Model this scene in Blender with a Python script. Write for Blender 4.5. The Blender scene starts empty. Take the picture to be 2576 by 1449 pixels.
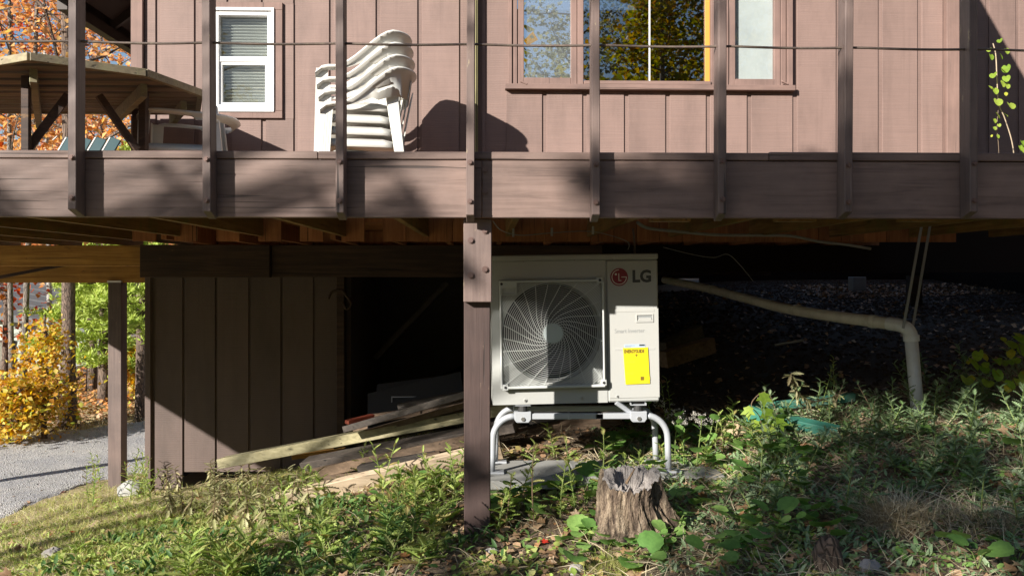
import bpy, math, random
import numpy as np
from mathutils import Vector, Matrix
random.seed(7)
RNG = np.random.default_rng(7)
sc = bpy.context.scene
COL = sc.collection
PI = math.pi

# ------------------------------------------------------------- camera
CAM_YAW = math.radians(1.5)
F = 2120.0                                   # focal length in units of a 2576 px wide picture
cam_d = bpy.data.cameras.new('camera')
cam = bpy.data.objects.new('camera', cam_d); COL.objects.link(cam)
cam.location = (0, 0, 0)
cam.rotation_euler = (math.radians(90), 0, -CAM_YAW)
cam_d.sensor_width = 36.0
cam_d.lens = 36.0 * F / 2576.0
cam_d.shift_y = -(724.5 - 693.0) / 2576.0
cam_d.clip_start = 0.05; cam_d.clip_end = 1500
sc.camera = cam
# ------------------------------------------------------------- sky, sun, exposure
SUNV = Vector((-0.90, -1.0, 0.57)).normalized()      # towards the sun
w = bpy.data.worlds.new('World'); sc.world = w; w.use_nodes = True
nt = w.node_tree; bg = nt.nodes['Background']
sky = nt.nodes.new('ShaderNodeTexSky'); sky.sky_type = 'NISHITA'; sky.sun_disc = False
sky.sun_elevation = math.asin(SUNV.z); sky.sun_rotation = math.atan2(SUNV.x, SUNV.y)
sky.air_density = 1.0; sky.dust_density = 0.4; sky.ozone_density = 1.5
nt.links.new(sky.outputs[0], bg.inputs[0]); bg.inputs[1].default_value = 0.06
sd = bpy.data.lights.new('sun', 'SUN'); sd.energy = 5.0; sd.angle = math.radians(0.5); sd.color = (1.0, 0.94, 0.85)
so = bpy.data.objects.new('sun', sd); COL.objects.link(so)
so.rotation_euler = SUNV.to_track_quat('Z', 'Y').to_euler(); so.location = (-20, -20, 20)
sc.view_settings.view_transform = 'Standard'; sc.view_settings.look = 'None'
sc.view_settings.gamma = 1.0; sc.view_settings.use_curve_mapping = False
sc.view_settings.exposure = 1.12
sc.render.engine = 'CYCLES'
sc.cycles.max_bounces = 7; sc.cycles.transparent_max_bounces = 12

FWD = Vector((math.sin(CAM_YAW), math.cos(CAM_YAW), 0)); RGT = Vector((math.cos(CAM_YAW), -math.sin(CAM_YAW), 0))
def ray(px, py): return FWD + RGT * ((px - 1288) / F) + Vector((0, 0, 1)) * ((693 - py) / F)
def P(px, py, Y):
    r = ray(px, py); return r * (Y / r.y)
def PX(px, Y): return P(px, 693, Y).x
def PZ(py, Y, px=1288): return P(px, py, Y).z

# ------------------------------------------------------------- materials
MATS = {}
def mat_new(name):
    m = bpy.data.materials.new(name); m.use_nodes = True
    nt = m.node_tree; MATS[name] = m
    return m, nt, nt.nodes['Principled BSDF']
def N(nt, t, **kw):
    n = nt.nodes.new(t)
    for k, v in kw.items():
        if hasattr(n, k): setattr(n, k, v)
        else: n.inputs[k.replace('_', ' ')].default_value = v
    return n
def ramp(nt, fac, stops):
    r = nt.nodes.new('ShaderNodeValToRGB'); e = r.color_ramp.elements
    e[0].position = stops[0][0]; e[0].color = (*stops[0][1], 1)
    e[1].position = stops[-1][0]; e[1].color = (*stops[-1][1], 1)
    for p, c in stops[1:-1]:
        x = e.new(p); x.color = (*c, 1)
    nt.links.new(fac, r.inputs[0]); return r
def mixc(nt, fac, a, b, mode='MIX'):
    m = nt.nodes.new('ShaderNodeMix'); m.data_type = 'RGBA'; m.blend_type = mode
    for i, v in ((0, fac), (6, a), (7, b)):
        if isinstance(v, (int, float)): m.inputs[i].default_value = v
        elif isinstance(v, tuple): m.inputs[i].default_value = (*v, 1)
        else: nt.links.new(v, m.inputs[i])
    return m.outputs[2]
def coords(nt, scale, jitter=True):
    tc = nt.nodes.new('ShaderNodeTexCoord'); mp = nt.nodes.new('ShaderNodeMapping')
    mp.inputs['Scale'].default_value = scale
    nt.links.new(tc.outputs['Object'], mp.inputs[0])
    if jitter:
        oi = nt.nodes.new('ShaderNodeObjectInfo'); ml = nt.nodes.new('ShaderNodeMath'); ml.operation = 'MULTIPLY'
        ml.inputs[1].default_value = 37.0; nt.links.new(oi.outputs['Random'], ml.inputs[0])
        nt.links.new(ml.outputs[0], mp.inputs[1])
    return mp.outputs[0]
def noise(nt, vec, scale, detail=5, rough=0.55, dist=0.0):
    n = nt.nodes.new('ShaderNodeTexNoise'); n.inputs['Scale'].default_value = scale
    n.inputs['Detail'].default_value = detail; n.inputs['Roughness'].default_value = rough
    n.inputs['Distortion'].default_value = dist
    nt.links.new(vec, n.inputs['Vector']); return n.outputs[0]
def bump(nt, bs, h, strength, dist=0.004, prev=None):
    b = nt.nodes.new('ShaderNodeBump'); b.inputs['Strength'].default_value = strength
    b.inputs['Distance'].default_value = dist; nt.links.new(h, b.inputs['Height'])
    if prev: nt.links.new(prev, b.inputs['Normal'])
    nt.links.new(b.outputs[0], bs.inputs['Normal']); return b.outputs[0]
def timber(name, c1, c2, c3, axis='X', rough=0.75, grain=0.5, knots=True, var=0.18, worn=None, moss=None):
    """wood or painted wood with grain running along one axis"""
    m, nt, bs = mat_new(name)
    s = {'X': (1.2, 22, 22), 'Y': (22, 1.2, 22), 'Z': (22, 22, 1.2)}[axis]
    v = coords(nt, s); n1 = noise(nt, v, 1.6, 8, 0.62, 0.6)
    r = ramp(nt, n1, [(0.3, c1), (0.5, c2), (0.72, c3)])
    v2 = coords(nt, (1, 1, 1)); n2 = noise(nt, v2, 3.0, 6, 0.6)
    r2 = ramp(nt, n2, [(0.35, (0.78, 0.78, 0.78)), (0.65, (1.12, 1.1, 1.08))])
    col = mixc(nt, 1.0, r.outputs[0], r2.outputs[0], 'MULTIPLY')
    oi = nt.nodes.new('ShaderNodeObjectInfo')
    rr = ramp(nt, oi.outputs['Random'], [(0, (1 - var,) * 3), (1, (1 + var * .6, 1 + var * .5, 1 + var * .4))])
    col = mixc(nt, 1.0, col, rr.outputs[0], 'MULTIPLY')
    if knots:
        vo = nt.nodes.new('ShaderNodeTexVoronoi'); vo.inputs['Scale'].default_value = 1.3
        ks = {'X': (1.4, 5, 5), 'Y': (5, 1.4, 5), 'Z': (5, 5, 1.4)}[axis]
        nt.links.new(coords(nt, ks), vo.inputs['Vector'])
        k = ramp(nt, vo.outputs['Distance'], [(0.03, (1, 1, 1)), (0.09, (0, 0, 0))])
        col = mixc(nt, k.outputs[0], col, tuple(x * 0.42 for x in c1))
    if worn:
        n3 = noise(nt, coords(nt, tuple(x ** .5 for x in s)), 4.5, 9, 0.75)
        k = ramp(nt, n3, [(0.63, (0, 0, 0)), (0.69, (1, 1, 1))])
        col = mixc(nt, k.outputs[0], col, worn)
    if moss:
        n3 = noise(nt, v2, 5.5, 6, 0.7)
        k = ramp(nt, n3, [(0.5, (0, 0, 0)), (0.72, (.8, .8, .8))])
        col = mixc(nt, k.outputs[0], col, moss)
    # hairline checks along the grain
    cs = {'X': (0.9, 60, 60), 'Y': (60, 0.9, 60), 'Z': (60, 60, 0.9)}[axis]
    n4 = noise(nt, coords(nt, cs), 1.0, 3, 0.5)
    ck = ramp(nt, n4, [(0.30, (1, 1, 1)), (0.335, (0, 0, 0))])
    col = mixc(nt, ck.outputs[0], col, tuple(x * 0.35 for x in c1))
    nt.links.new(col, bs.inputs['Base Color']); bs.inputs['Roughness'].default_value = rough
    b1 = bump(nt, bs, n1, grain, 0.003)
    iv = nt.nodes.new('ShaderNodeMath'); iv.operation = 'SUBTRACT'; iv.inputs[0].default_value = 1.0
    nt.links.new(ck.outputs[0], iv.inputs[1]); bump(nt, bs, iv.outputs[0], 0.6, 0.002, b1)
    return m
def siding(name, c, var=0.08):
    """rough-sawn painted siding: fine saw lines across the board, a little vertical grain"""
    m, nt, bs = mat_new(name)
    v = coords(nt, (0.7, 1, 1)); wv = nt.nodes.new('ShaderNodeTexWave'); wv.bands_direction = 'Z'
    wv.inputs['Scale'].default_value = 18; wv.inputs['Distortion'].default_value = 3.5; wv.inputs['Detail'].default_value = 3
    nt.links.new(v, wv.inputs[0])
    n1 = noise(nt, coords(nt, (30, 30, 1.6)), 1.2, 7, .65, .8)
    n2 = noise(nt, coords(nt, (2, 2, 90)), 1.0, 5, .7)
    r = ramp(nt, noise(nt, coords(nt, (1, 1, .35)), 2.6, 7, .62), [(0.3, tuple(x * .72 for x in c)), (0.5, c), (0.75, tuple(min(1, x * 1.16) for x in c))])
    r2 = ramp(nt, n2, [(0.3, (.93, .93, .93)), (0.7, (1.06, 1.05, 1.04))])
    col = mixc(nt, 1, r.outputs[0], r2.outputs[0], 'MULTIPLY')
    oi = nt.nodes.new('ShaderNodeObjectInfo')
    rr = ramp(nt, oi.outputs['Random'], [(0, (1 - var,) * 3), (1, (1 + var,) * 3)])
    col = mixc(nt, 1, col, rr.outputs[0], 'MULTIPLY')
    n5 = noise(nt, coords(nt, (1, 1, 1)), 9, 8, .8)
    sp = ramp(nt, n5, [(0.74, (0, 0, 0)), (0.77, (1, 1, 1))])
    col = mixc(nt, sp.outputs[0], col, tuple(min(1, x * 1.7) for x in c))
    nt.links.new(col, bs.inputs['Base Color']); bs.inputs['Roughness'].default_value = .7
    ns = noise(nt, coords(nt, (9, 9, .35)), 1.6, 5, .6); st = ramp(nt, ns, [(0.56, (0, 0, 0)), (0.8, (.5, .5, .5))])
    nt.links.new(mixc(nt, st.outputs[0], col, tuple(x * .62 for x in c)), bs.inputs['Base Color'])
    b = bump(nt, bs, wv.outputs[0], .25, .0016); b = bump(nt, bs, n1, .35, .003, b); bump(nt, bs, n2, .5, .002, b)
    return m
def plain(name, c, rough=.5, metal=0, spec=.5, dirt=0, dcol=(.1, .09, .07), dscale=6, bmp=0):
    m, nt, bs = mat_new(name)
    bs.inputs['Base Color'].default_value = (*c, 1); bs.inputs['Roughness'].default_value = rough
    bs.inputs['Metallic'].default_value = metal; bs.inputs['Specular IOR Level'].default_value = spec
    n = noise(nt, coords(nt, (1, 1, 1)), dscale, 8, .7)
    if dirt:
        k = ramp(nt, n, [(0.42, (0, 0, 0)), (0.85, (dirt,) * 3)])
        nt.links.new(mixc(nt, k.outputs[0], c, dcol), bs.inputs['Base Color'])
    if bmp: bump(nt, bs, n, bmp, .003)
    return m
def leafmat(name, stops, trans=.35, rough=.55, vein=True):
    m, nt, bs = mat_new(name)
    g = nt.nodes.new('ShaderNodeNewGeometry'); oi = nt.nodes.new('ShaderNodeObjectInfo')
    a = nt.nodes.new('ShaderNodeMath'); a.operation = 'ADD'; nt.links.new(g.outputs['Random Per Island'], a.inputs[0]); nt.links.new(oi.outputs['Random'], a.inputs[1])
    fr = nt.nodes.new('ShaderNodeMath'); fr.operation = 'FRACT'; nt.links.new(a.outputs[0], fr.inputs[0])
    r = ramp(nt, fr.outputs[0], stops)
    col = r.outputs[0]
    if vein:
        n = noise(nt, coords(nt, (1, 1, 1)), 45, 4, .7)
        rr = ramp(nt, n, [(0.3, (.72, .74, .7)), (0.7, (1.15, 1.12, 1.05))]); col = mixc(nt, 1, col, rr.outputs[0], 'MULTIPLY')
    nt.links.new(col, bs.inputs['Base Color']); bs.inputs['Roughness'].default_value = rough
    bs.inputs['Specular IOR Level'].default_value = .35
    tr = nt.nodes.new('ShaderNodeBsdfTranslucent')
    hs = nt.nodes.new('ShaderNodeHueSaturation'); hs.inputs['Saturation'].default_value = 1.15; hs.inputs['Value'].default_value = 1.3
    nt.links.new(col, hs.inputs['Color']); nt.links.new(hs.outputs[0], tr.inputs[0])
    mx = nt.nodes.new('ShaderNodeMixShader'); mx.inputs[0].default_value = trans
    nt.links.new(bs.outputs[0], mx.inputs[1]); nt.links.new(tr.outputs[0], mx.inputs[2])
    nt.links.new(mx.outputs[0], nt.nodes['Material Output'].inputs[0])
    return m
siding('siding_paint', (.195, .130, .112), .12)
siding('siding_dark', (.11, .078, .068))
timber('trim_paint', (.17, .11, .094), (.195, .126, .108), (.22, .144, .124), 'Z', knots=False, var=.05, grain=.3)
timber('trim_paint_x', (.17, .11, .094), (.195, .126, .108), (.22, .144, .124), 'X', knots=False, var=.05, grain=.3)
timber('deck_paint_x', (.12, .08, .068), (.19, .13, .111), (.225, .157, .136), 'X', knots=True, var=.06, grain=.45, rough=.62)
timber('deck_paint_z', (.10, .07, .064), (.14, .1, .09), (.17, .124, .11), 'Z', knots=False, var=.1, grain=.45, rough=.62, worn=(.33, .27, .17))
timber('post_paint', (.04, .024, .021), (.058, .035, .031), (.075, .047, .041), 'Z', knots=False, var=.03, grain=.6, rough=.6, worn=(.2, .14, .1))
timber('joist_wood', (.14, .07, .018), (.22, .12, .03), (.3, .18, .06), 'Y', moss=(.13, .12, .02))
timber('raw_wood_x', (.28, .13, .025), (.42, .22, .045), (.55, .32, .08), 'X', worn=(.08, .04, .02))
timber('floor_ply', (.22, .08, .03), (.33, .13, .05), (.4, .18, .075), 'Z', knots=False)
timber('dark_beam', (.028, .016, .012), (.05, .028, .02), (.09, .05, .03), 'X', worn=(.16, .09, .04))
timber('green_treated', (.2, .18, .1), (.34, .31, .18), (.46, .42, .27), 'X', var=.1, worn=(.16, .14, .1))
timber('pale_lumber', (.30, .23, .16), (.42, .33, .23), (.5, .41, .3), 'X', var=.06)
timber('grey_lumber', (.045, .038, .034), (.085, .07, .06), (.14, .115, .095), 'X')
timber('brown_lumber', (.11, .075, .05), (.19, .13, .085), (.27, .19, .13), 'X')
timber('table_wood', (.12, .085, .055), (.19, .14, .095), (.26, .2, .14), 'X', var=.25, knots=False, moss=(.17, .16, .07))
timber('table_edge', (.17, .14, .09), (.24, .2, .13), (.31, .27, .18), 'X', var=.1, knots=False, moss=(.25, .26, .12))
plain('crawl_shade', (.014, .009, .007), .95, spec=.1)  # near-black that paints the crawl space shade into the colour
plain('dark_paint', (.035, .022, .018), .6, dirt=.3)
timber('olive_paint', (.2, .18, .08), (.27, .245, .12), (.31, .28, .15), 'Z', knots=False, var=0)
timber('under_deck', (.12, .052, .014), (.18, .08, .02), (.24, .12, .035), 'X')
plain('white_vinyl', (.78, .78, .78), .35, dirt=.12, dcol=(.6, .58, .5))
plain('white_plastic', (.66, .65, .61), .38, dirt=.3, dcol=(.55, .53, .45), dscale=5)
plain('unit_shell', (.37, .378, .365), .38, dirt=.25, dcol=(.33, .31, .26), dscale=4)
plain('unit_panel', (.385, .388, .372), .35, dirt=.22, dcol=(.46, .43, .37), dscale=7)
plain('grille_plastic', (.46, .48, .47), .45, dirt=.2, dcol=(.4, .4, .37))
plain('hub_grey', (.42, .48, .48), .5)
plain('fan_black', (.02, .02, .024), .45)
plain('shroud_grey', (.42, .42, .39), .5, dirt=.3)
plain('stand_metal', (.38, .4, .43), .4, .15, dirt=.3, dcol=(.4, .38, .34))
plain('screw_metal', (.35, .34, .32), .35, .8)
plain('bolt_paint', (.15, .1, .09), .45, .4, dirt=.4, dcol=(.2, .09, .05))
plain('cable_brown', (.11, .08, .07), .7, .2, dirt=.6, dcol=(.3, .25, .17), dscale=30)
plain('rubber', (.02, .02, .02), .7)
plain('logo_red', (.20, .008, .022), .4)
plain('print_white', (.6, .57, .5), .5)
plain('print_dark', (.04, .045, .045), .5)
plain('print_grey', (.24, .25, .25), .5)
plain('label_yellow', (.62, .52, .01), .45, dirt=.08, dcol=(.7, .6, .02))
plain('print_brown', (.16, .1, .01), .6)
plain('print_faint', (.55, .45, .02), .6)
plain('sticker_blue', (.36, .45, .58), .4)
plain('pvc', (.82, .84, .88), .35, dirt=.5, dcol=(.4, .37, .28), dscale=5)
plain('pvc_old', (.76, .73, .66), .5, dirt=.45, dcol=(.16, .13, .08), dscale=9)
plain('conduit', (.3, .3, .28), .5, dirt=.4)
plain('strap_steel', (.32, .34, .38), .5, .2)
plain('concrete', (.30, .30, .285), .85, dirt=.7, dcol=(.17, .16, .14), dscale=3, bmp=.3)
plain('slate_sheet', (.10, .11, .12), .7, dirt=.4, bmp=.2)
plain('roof_sheet', (.045, .048, .055), .8, dirt=.3, bmp=.5, dscale=40)
plain('orange_paint', (.3, .065, .035), .6)
plain('orange_wood', (.62, .27, .05), .5)
plain('green_board', (.035, .16, .12), .6, dirt=.9, dcol=(.17, .16, .12), dscale=5, bmp=.3)
plain('teal_slat', (.015, .055, .065), .45, dirt=.2)
plain('soffit_dark', (.05, .035, .03), .8)
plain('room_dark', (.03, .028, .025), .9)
plain('cardboard', (.42, .36, .27), .8, dirt=.3)
plain('blind', (.62, .62, .56), .6)
plain('screen_cloth', (.52, .53, .52), .8, dirt=.9, dcol=(.33, .35, .36), dscale=2.2)
plain('rock_grey', (.27, .25, .24), .9, dirt=.6, dcol=(.12, .11, .1), dscale=9, bmp=.9)
plain('rock_tan', (.36, .27, .17), .95, dirt=.6, dcol=(.22, .16, .1), dscale=9, bmp=.9)
plain('far_siding', (.30, .34, .29), .7, dirt=.3)
plain('far_shingle', (.075, .078, .085), .9, dirt=.7, dcol=(.16, .16, .17), dscale=20, bmp=.6)
def mesh_cloth():
    m, nt, bs = mat_new('screen_mesh'); bs.inputs['Base Color'].default_value = (.42, .45, .46, 1); bs.inputs['Roughness'].default_value = .9
    tr = nt.nodes.new('ShaderNodeBsdfTransparent'); mx = nt.nodes.new('ShaderNodeMixShader'); mx.inputs[0].default_value = .07
    nt.links.new(tr.outputs[0], mx.inputs[1]); nt.links.new(bs.outputs[0], mx.inputs[2]); nt.links.new(mx.outputs[0], nt.nodes['Material Output'].inputs[0])
mesh_cloth()
plain('dry_clod', (.06, .042, .03), .95, spec=.1, dirt=.8, dcol=(.018, .012, .008), dscale=3)
plain('web', (.35, .33, .3), .9)
plain('car_grey', (.45, .46, .48), .25, .3)
def glass(name, refl, tint):
    m, nt, bs = mat_new(name)
    gl = nt.nodes.new('ShaderNodeBsdfGlossy'); gl.inputs['Roughness'].default_value = .0; gl.inputs['Color'].default_value = (.95, .97, 1, 1)
    tr = nt.nodes.new('ShaderNodeBsdfTransparent'); tr.inputs['Color'].default_value = (*tint, 1)
    lw = nt.nodes.new('ShaderNodeLayerWeight'); lw.inputs[0].default_value = .5
    pw = nt.nodes.new('ShaderNodeMath'); pw.operation = 'POWER'; pw.inputs[1].default_value = 4.0; nt.links.new(lw.outputs['Facing'], pw.inputs[0])
    mm = nt.nodes.new('ShaderNodeMath'); mm.operation = 'MULTIPLY_ADD'; mm.use_clamp = True; mm.inputs[1].default_value = .7; mm.inputs[2].default_value = refl
    nt.links.new(pw.outputs[0], mm.inputs[0])
    n = noise(nt, coords(nt, (1, 1, 1), False), 2.2, 2, .5)
    b = nt.nodes.new('ShaderNodeBump'); b.inputs['Strength'].default_value = .06; b.inputs['Distance'].default_value = .002
    nt.links.new(n, b.inputs['Height']); nt.links.new(b.outputs[0], gl.inputs['Normal'])
    mx = nt.nodes.new('ShaderNodeMixShader'); nt.links.new(mm.outputs[0], mx.inputs[0])
    nt.links.new(tr.outputs[0], mx.inputs[1]); nt.links.new(gl.outputs[0], mx.inputs[2])
    nt.links.new(mx.outputs[0], nt.nodes['Material Output'].inputs[0]); return m
glass('glass_dark', .22, (.6, .6, .6)); glass('glass_clear', .04, (.9, .92, .92)); glass('glass_sky', .55, (.6, .65, .7))
def bark(name, c1, c2, zs=.28):
    m, nt, bs = mat_new(name)
    v = coords(nt, (1, 1, zs)); vo = nt.nodes.new('ShaderNodeTexVoronoi'); vo.inputs['Scale'].default_value = 34; vo.feature = 'DISTANCE_TO_EDGE'
    n = noise(nt, v, 14, 8, .75)
    ad = nt.nodes.new('ShaderNodeMixRGB'); ad.inputs[0].default_value = .12; nt.links.new(v, ad.inputs[1])
    nn = nt.nodes.new('ShaderNodeTexNoise'); nn.inputs['Scale'].default_value = 9; nt.links.new(v, nn.inputs[0]); nt.links.new(nn.outputs['Color'], ad.inputs[2])
    nt.links.new(ad.outputs[0], vo.inputs['Vector'])
    r = ramp(nt, n, [(0.3, c1), (0.7, c2)]); k = ramp(nt, vo.outputs['Distance'], [(0.0, (.35, .35, .35)), (0.12, (1, 1, 1))])
    nt.links.new(mixc(nt, 1, r.outputs[0], k.outputs[0], 'MULTIPLY'), bs.inputs['Base Color']); bs.inputs['Roughness'].default_value = .9
    b = bump(nt, bs, k.outputs[0], .8, .02); bump(nt, bs, n, .7, .02, b); return m
bark('bark_grey', (.12, .10, .085), (.28, .24, .2)); bark('bark_brown', (.09, .06, .045), (.2, .145, .11))
def stump_mat():
    m, nt, bs = mat_new('rotten_wood')
    v = coords(nt, (1, 1, .16)); n = noise(nt, v, 30, 9, .7, .4); n2 = noise(nt, coords(nt, (1, 1, .3)), 12, 6, .7)
    r = ramp(nt, n, [(0.3, (.03, .02, .015)), (0.44, (.13, .09, .062)), (0.56, (.34, .26, .18)), (0.78, (.5, .43, .34))])
    r2 = ramp(nt, n2, [(0.38, (.2, .17, .16)), (0.56, (1, 1, 1))])
    nt.links.new(mixc(nt, 1, r.outputs[0], r2.outputs[0], 'MULTIPLY'), bs.inputs['Base Color']); bs.inputs['Roughness'].default_value = .95
    b_ = bump(nt, bs, n, 1.0, .03); bump(nt, bs, n2, 1.0, .05, b_)
    m, nt, bs = mat_new('stump_top'); v = coords(nt, (1, 1, 1)); n = noise(nt, v, 30, 9, .75)
    r = ramp(nt, n, [(0.3, (.1, .085, .08)), (0.55, (.30, .27, .25)), (0.8, (.45, .42, .38))])
    nt.links.new(r.outputs[0], bs.inputs['Base Color']); bs.inputs['Roughness'].default_value = .95; bump(nt, bs, n, .9, .01)
stump_mat()
def ground_mat():
    m, nt, bs = mat_new('soil'); tc = nt.nodes.new('ShaderNodeTexCoord'); v = tc.outputs['Object']
    n = noise(nt, v, 6, 9, .7); n2 = noise(nt, v, 45, 8, .75); n3 = noise(nt, v, 1.3, 5, .6)
    r = ramp(nt, n2, [(0.25, (.06, .042, .028)), (0.45, (.17, .12, .08)), (0.62, (.28, .21, .145)), (0.8, (.42, .34, .25))])
    r3 = ramp(nt, n, [(0.35, (.7, .7, .7)), (0.7, (1.2, 1.15, 1.05))])
    soil = mixc(nt, 1, r.outputs[0], r3.outputs[0], 'MULTIPLY')
    lawn = ramp(nt, n2, [(0.25, (.2, .16, .07)), (0.5, (.44, .36, .18)), (0.8, (.66, .56, .36))])
    sx = nt.nodes.new('ShaderNodeSeparateXYZ'); nt.links.new(v, sx.inputs[0])
    mr = nt.nodes.new('ShaderNodeMapRange'); mr.inputs[1].default_value = -.5; mr.inputs[2].default_value = -2.6; nt.links.new(sx.outputs[0], mr.inputs[0])
    ad = nt.nodes.new('ShaderNodeMath'); ad.operation = 'ADD'; nt.links.new(mr.outputs[0], ad.inputs[0]); nt.links.new(n3, ad.inputs[1])
    k = ramp(nt, ad.outputs[0], [(0.55, (0, 0, 0)), (0.95, (1, 1, 1))])
    c = mixc(nt, k.outputs[0], soil, lawn.outputs[0])
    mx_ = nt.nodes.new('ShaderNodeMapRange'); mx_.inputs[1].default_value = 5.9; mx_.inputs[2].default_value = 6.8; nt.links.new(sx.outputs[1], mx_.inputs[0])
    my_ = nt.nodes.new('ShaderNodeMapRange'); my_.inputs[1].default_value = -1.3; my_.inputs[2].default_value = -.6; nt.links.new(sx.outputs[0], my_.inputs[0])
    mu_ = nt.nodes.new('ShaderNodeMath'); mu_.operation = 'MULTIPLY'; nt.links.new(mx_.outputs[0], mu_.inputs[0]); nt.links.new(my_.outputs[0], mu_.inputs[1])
    dry = ramp(nt, n2, [(0.3, (.014, .009, .006)), (0.55, (.036, .025, .017)), (0.8, (.09, .065, .045))]); c = mixc(nt, mu_.outputs[0], c, dry.outputs[0])  # soil colour darkened under the house to paint in the crawl space shade
    mr2 = nt.nodes.new('ShaderNodeMapRange'); mr2.inputs[1].default_value = 14.5; mr2.inputs[2].default_value = 15.5; nt.links.new(sx.outputs[1], mr2.inputs[0])
    lit = ramp(nt, n2, [(0.25, (.12, .06, .025)), (0.5, (.30, .16, .07)), (0.8, (.5, .32, .17))])
    c = mixc(nt, mr2.outputs[0], c, lit.outputs[0])
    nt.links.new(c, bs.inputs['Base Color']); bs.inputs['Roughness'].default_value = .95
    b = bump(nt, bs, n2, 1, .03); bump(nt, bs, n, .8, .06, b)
    m, nt, bs = mat_new('gravel'); tc = nt.nodes.new('ShaderNodeTexCoord'); v = tc.outputs['Object']
    vo = nt.nodes.new('ShaderNodeTexVoronoi'); vo.inputs['Scale'].default_value = 85; nt.links.new(v, vo.inputs[0])
    n = noise(nt, v, 1.4, 6, .65)
    sv = nt.nodes.new('ShaderNodeSeparateColor'); nt.links.new(vo.outputs['Color'], sv.inputs[0])
    r = ramp(nt, sv.outputs[0], [(0, (.26, .26, .27)), (0.6, (.42, .42, .43)), (1, (.62, .61, .6))])
    r2 = ramp(nt, n, [(0.35, (.8, .8, .82)), (0.7, (1.15, 1.12, 1.05))])
    nt.links.new(mixc(nt, 1, r.outputs[0], r2.outputs[0], 'MULTIPLY'), bs.inputs['Base Color']); bs.inputs['Roughness'].default_value = .9
    bump(nt, bs, vo.outputs['Distance'], .8, .02)
ground_mat()
G3 = lambda *s: [(i / (len(s) - 1), c) for i, c in enumerate(s)]
leafmat('leaf_weed', G3((.20, .30, .06), (.33, .44, .11), (.46, .55, .18), (.26, .36, .08), (.40, .44, .16), (.38, .28, .11)))
leafmat('leaf_dark', G3((.06, .13, .04), (.1, .19, .06), (.15, .25, .07)))
leafmat('leaf_grey', G3((.13, .21, .10), (.2, .3, .15), (.3, .38, .24), (.16, .28, .10)), trans=.2)
leafmat('leaf_round', G3((.11, .24, .06), (.19, .35, .09), (.28, .44, .13)))
leafmat('leaf_wilt', G3((.24, .25, .11), (.36, .36, .18), (.44, .42, .25), (.28, .22, .12)), trans=.2)
leafmat('leaf_yellow', G3((.5, .42, .05), (.34, .42, .05), (.22, .36, .05)))
leafmat('leaf_vine', G3((.20, .34, .04), (.3, .42, .06), (.36, .46, .08)), trans=.45)
leafmat('leaf_dead', G3((.2, .12, .07), (.32, .2, .12), (.42, .3, .2), (.3, .14, .06)), trans=.12)
leafmat('leaf_red', G3((.5, .03, .02), (.45, .06, .03)), trans=.2)
leafmat('straw', G3((.30, .24, .15), (.50, .42, .27), (.62, .54, .38), (.22, .17, .1)), trans=.1, vein=False)
leafmat('grass_blade', G3((.16, .23, .05), (.34, .38, .10), (.52, .47, .2), (.26, .33, .07), (.42, .42, .1)), trans=.3, vein=False)
leafmat('stem_green', G3((.13, .19, .05), (.2, .25, .08)), trans=.05, vein=False)
leafmat('stem_brown', G3((.12, .08, .05), (.2, .14, .09)), trans=.0, vein=False)
leafmat('flower_white', G3((.5, .47, .42), (.65, .62, .56)), trans=.2, vein=False)
leafmat('crown_orange', G3((.55, .2, .07), (.72, .36, .15), (.78, .48, .22), (.62, .24, .12), (.75, .5, .18), (.4, .2, .1)), trans=.45, vein=False)
leafmat('crown_yellow', G3((.62, .36, .03), (.72, .5, .08), (.6, .28, .05), (.36, .42, .06), (.7, .55, .15), (.4, .2, .06)), trans=.45, vein=False)
leafmat('crown_pine', G3((.26, .36, .05), (.38, .48, .1), (.48, .55, .15)), trans=.3, vein=False)
leafmat('crown_red', G3((.35, .04, .02), (.5, .12, .04), (.4, .2, .06)), trans=.4, vein=False)
leafmat('crown_autumn', G3((.10, .12, .015), (.22, .22, .025), (.38, .3, .03), (.3, .14, .02), (.12, .16, .02)), trans=.5, vein=False)
leafmat('crown_pale', G3((.2, .22, .14), (.3, .3, .2)), trans=.4, vein=False)

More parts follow.
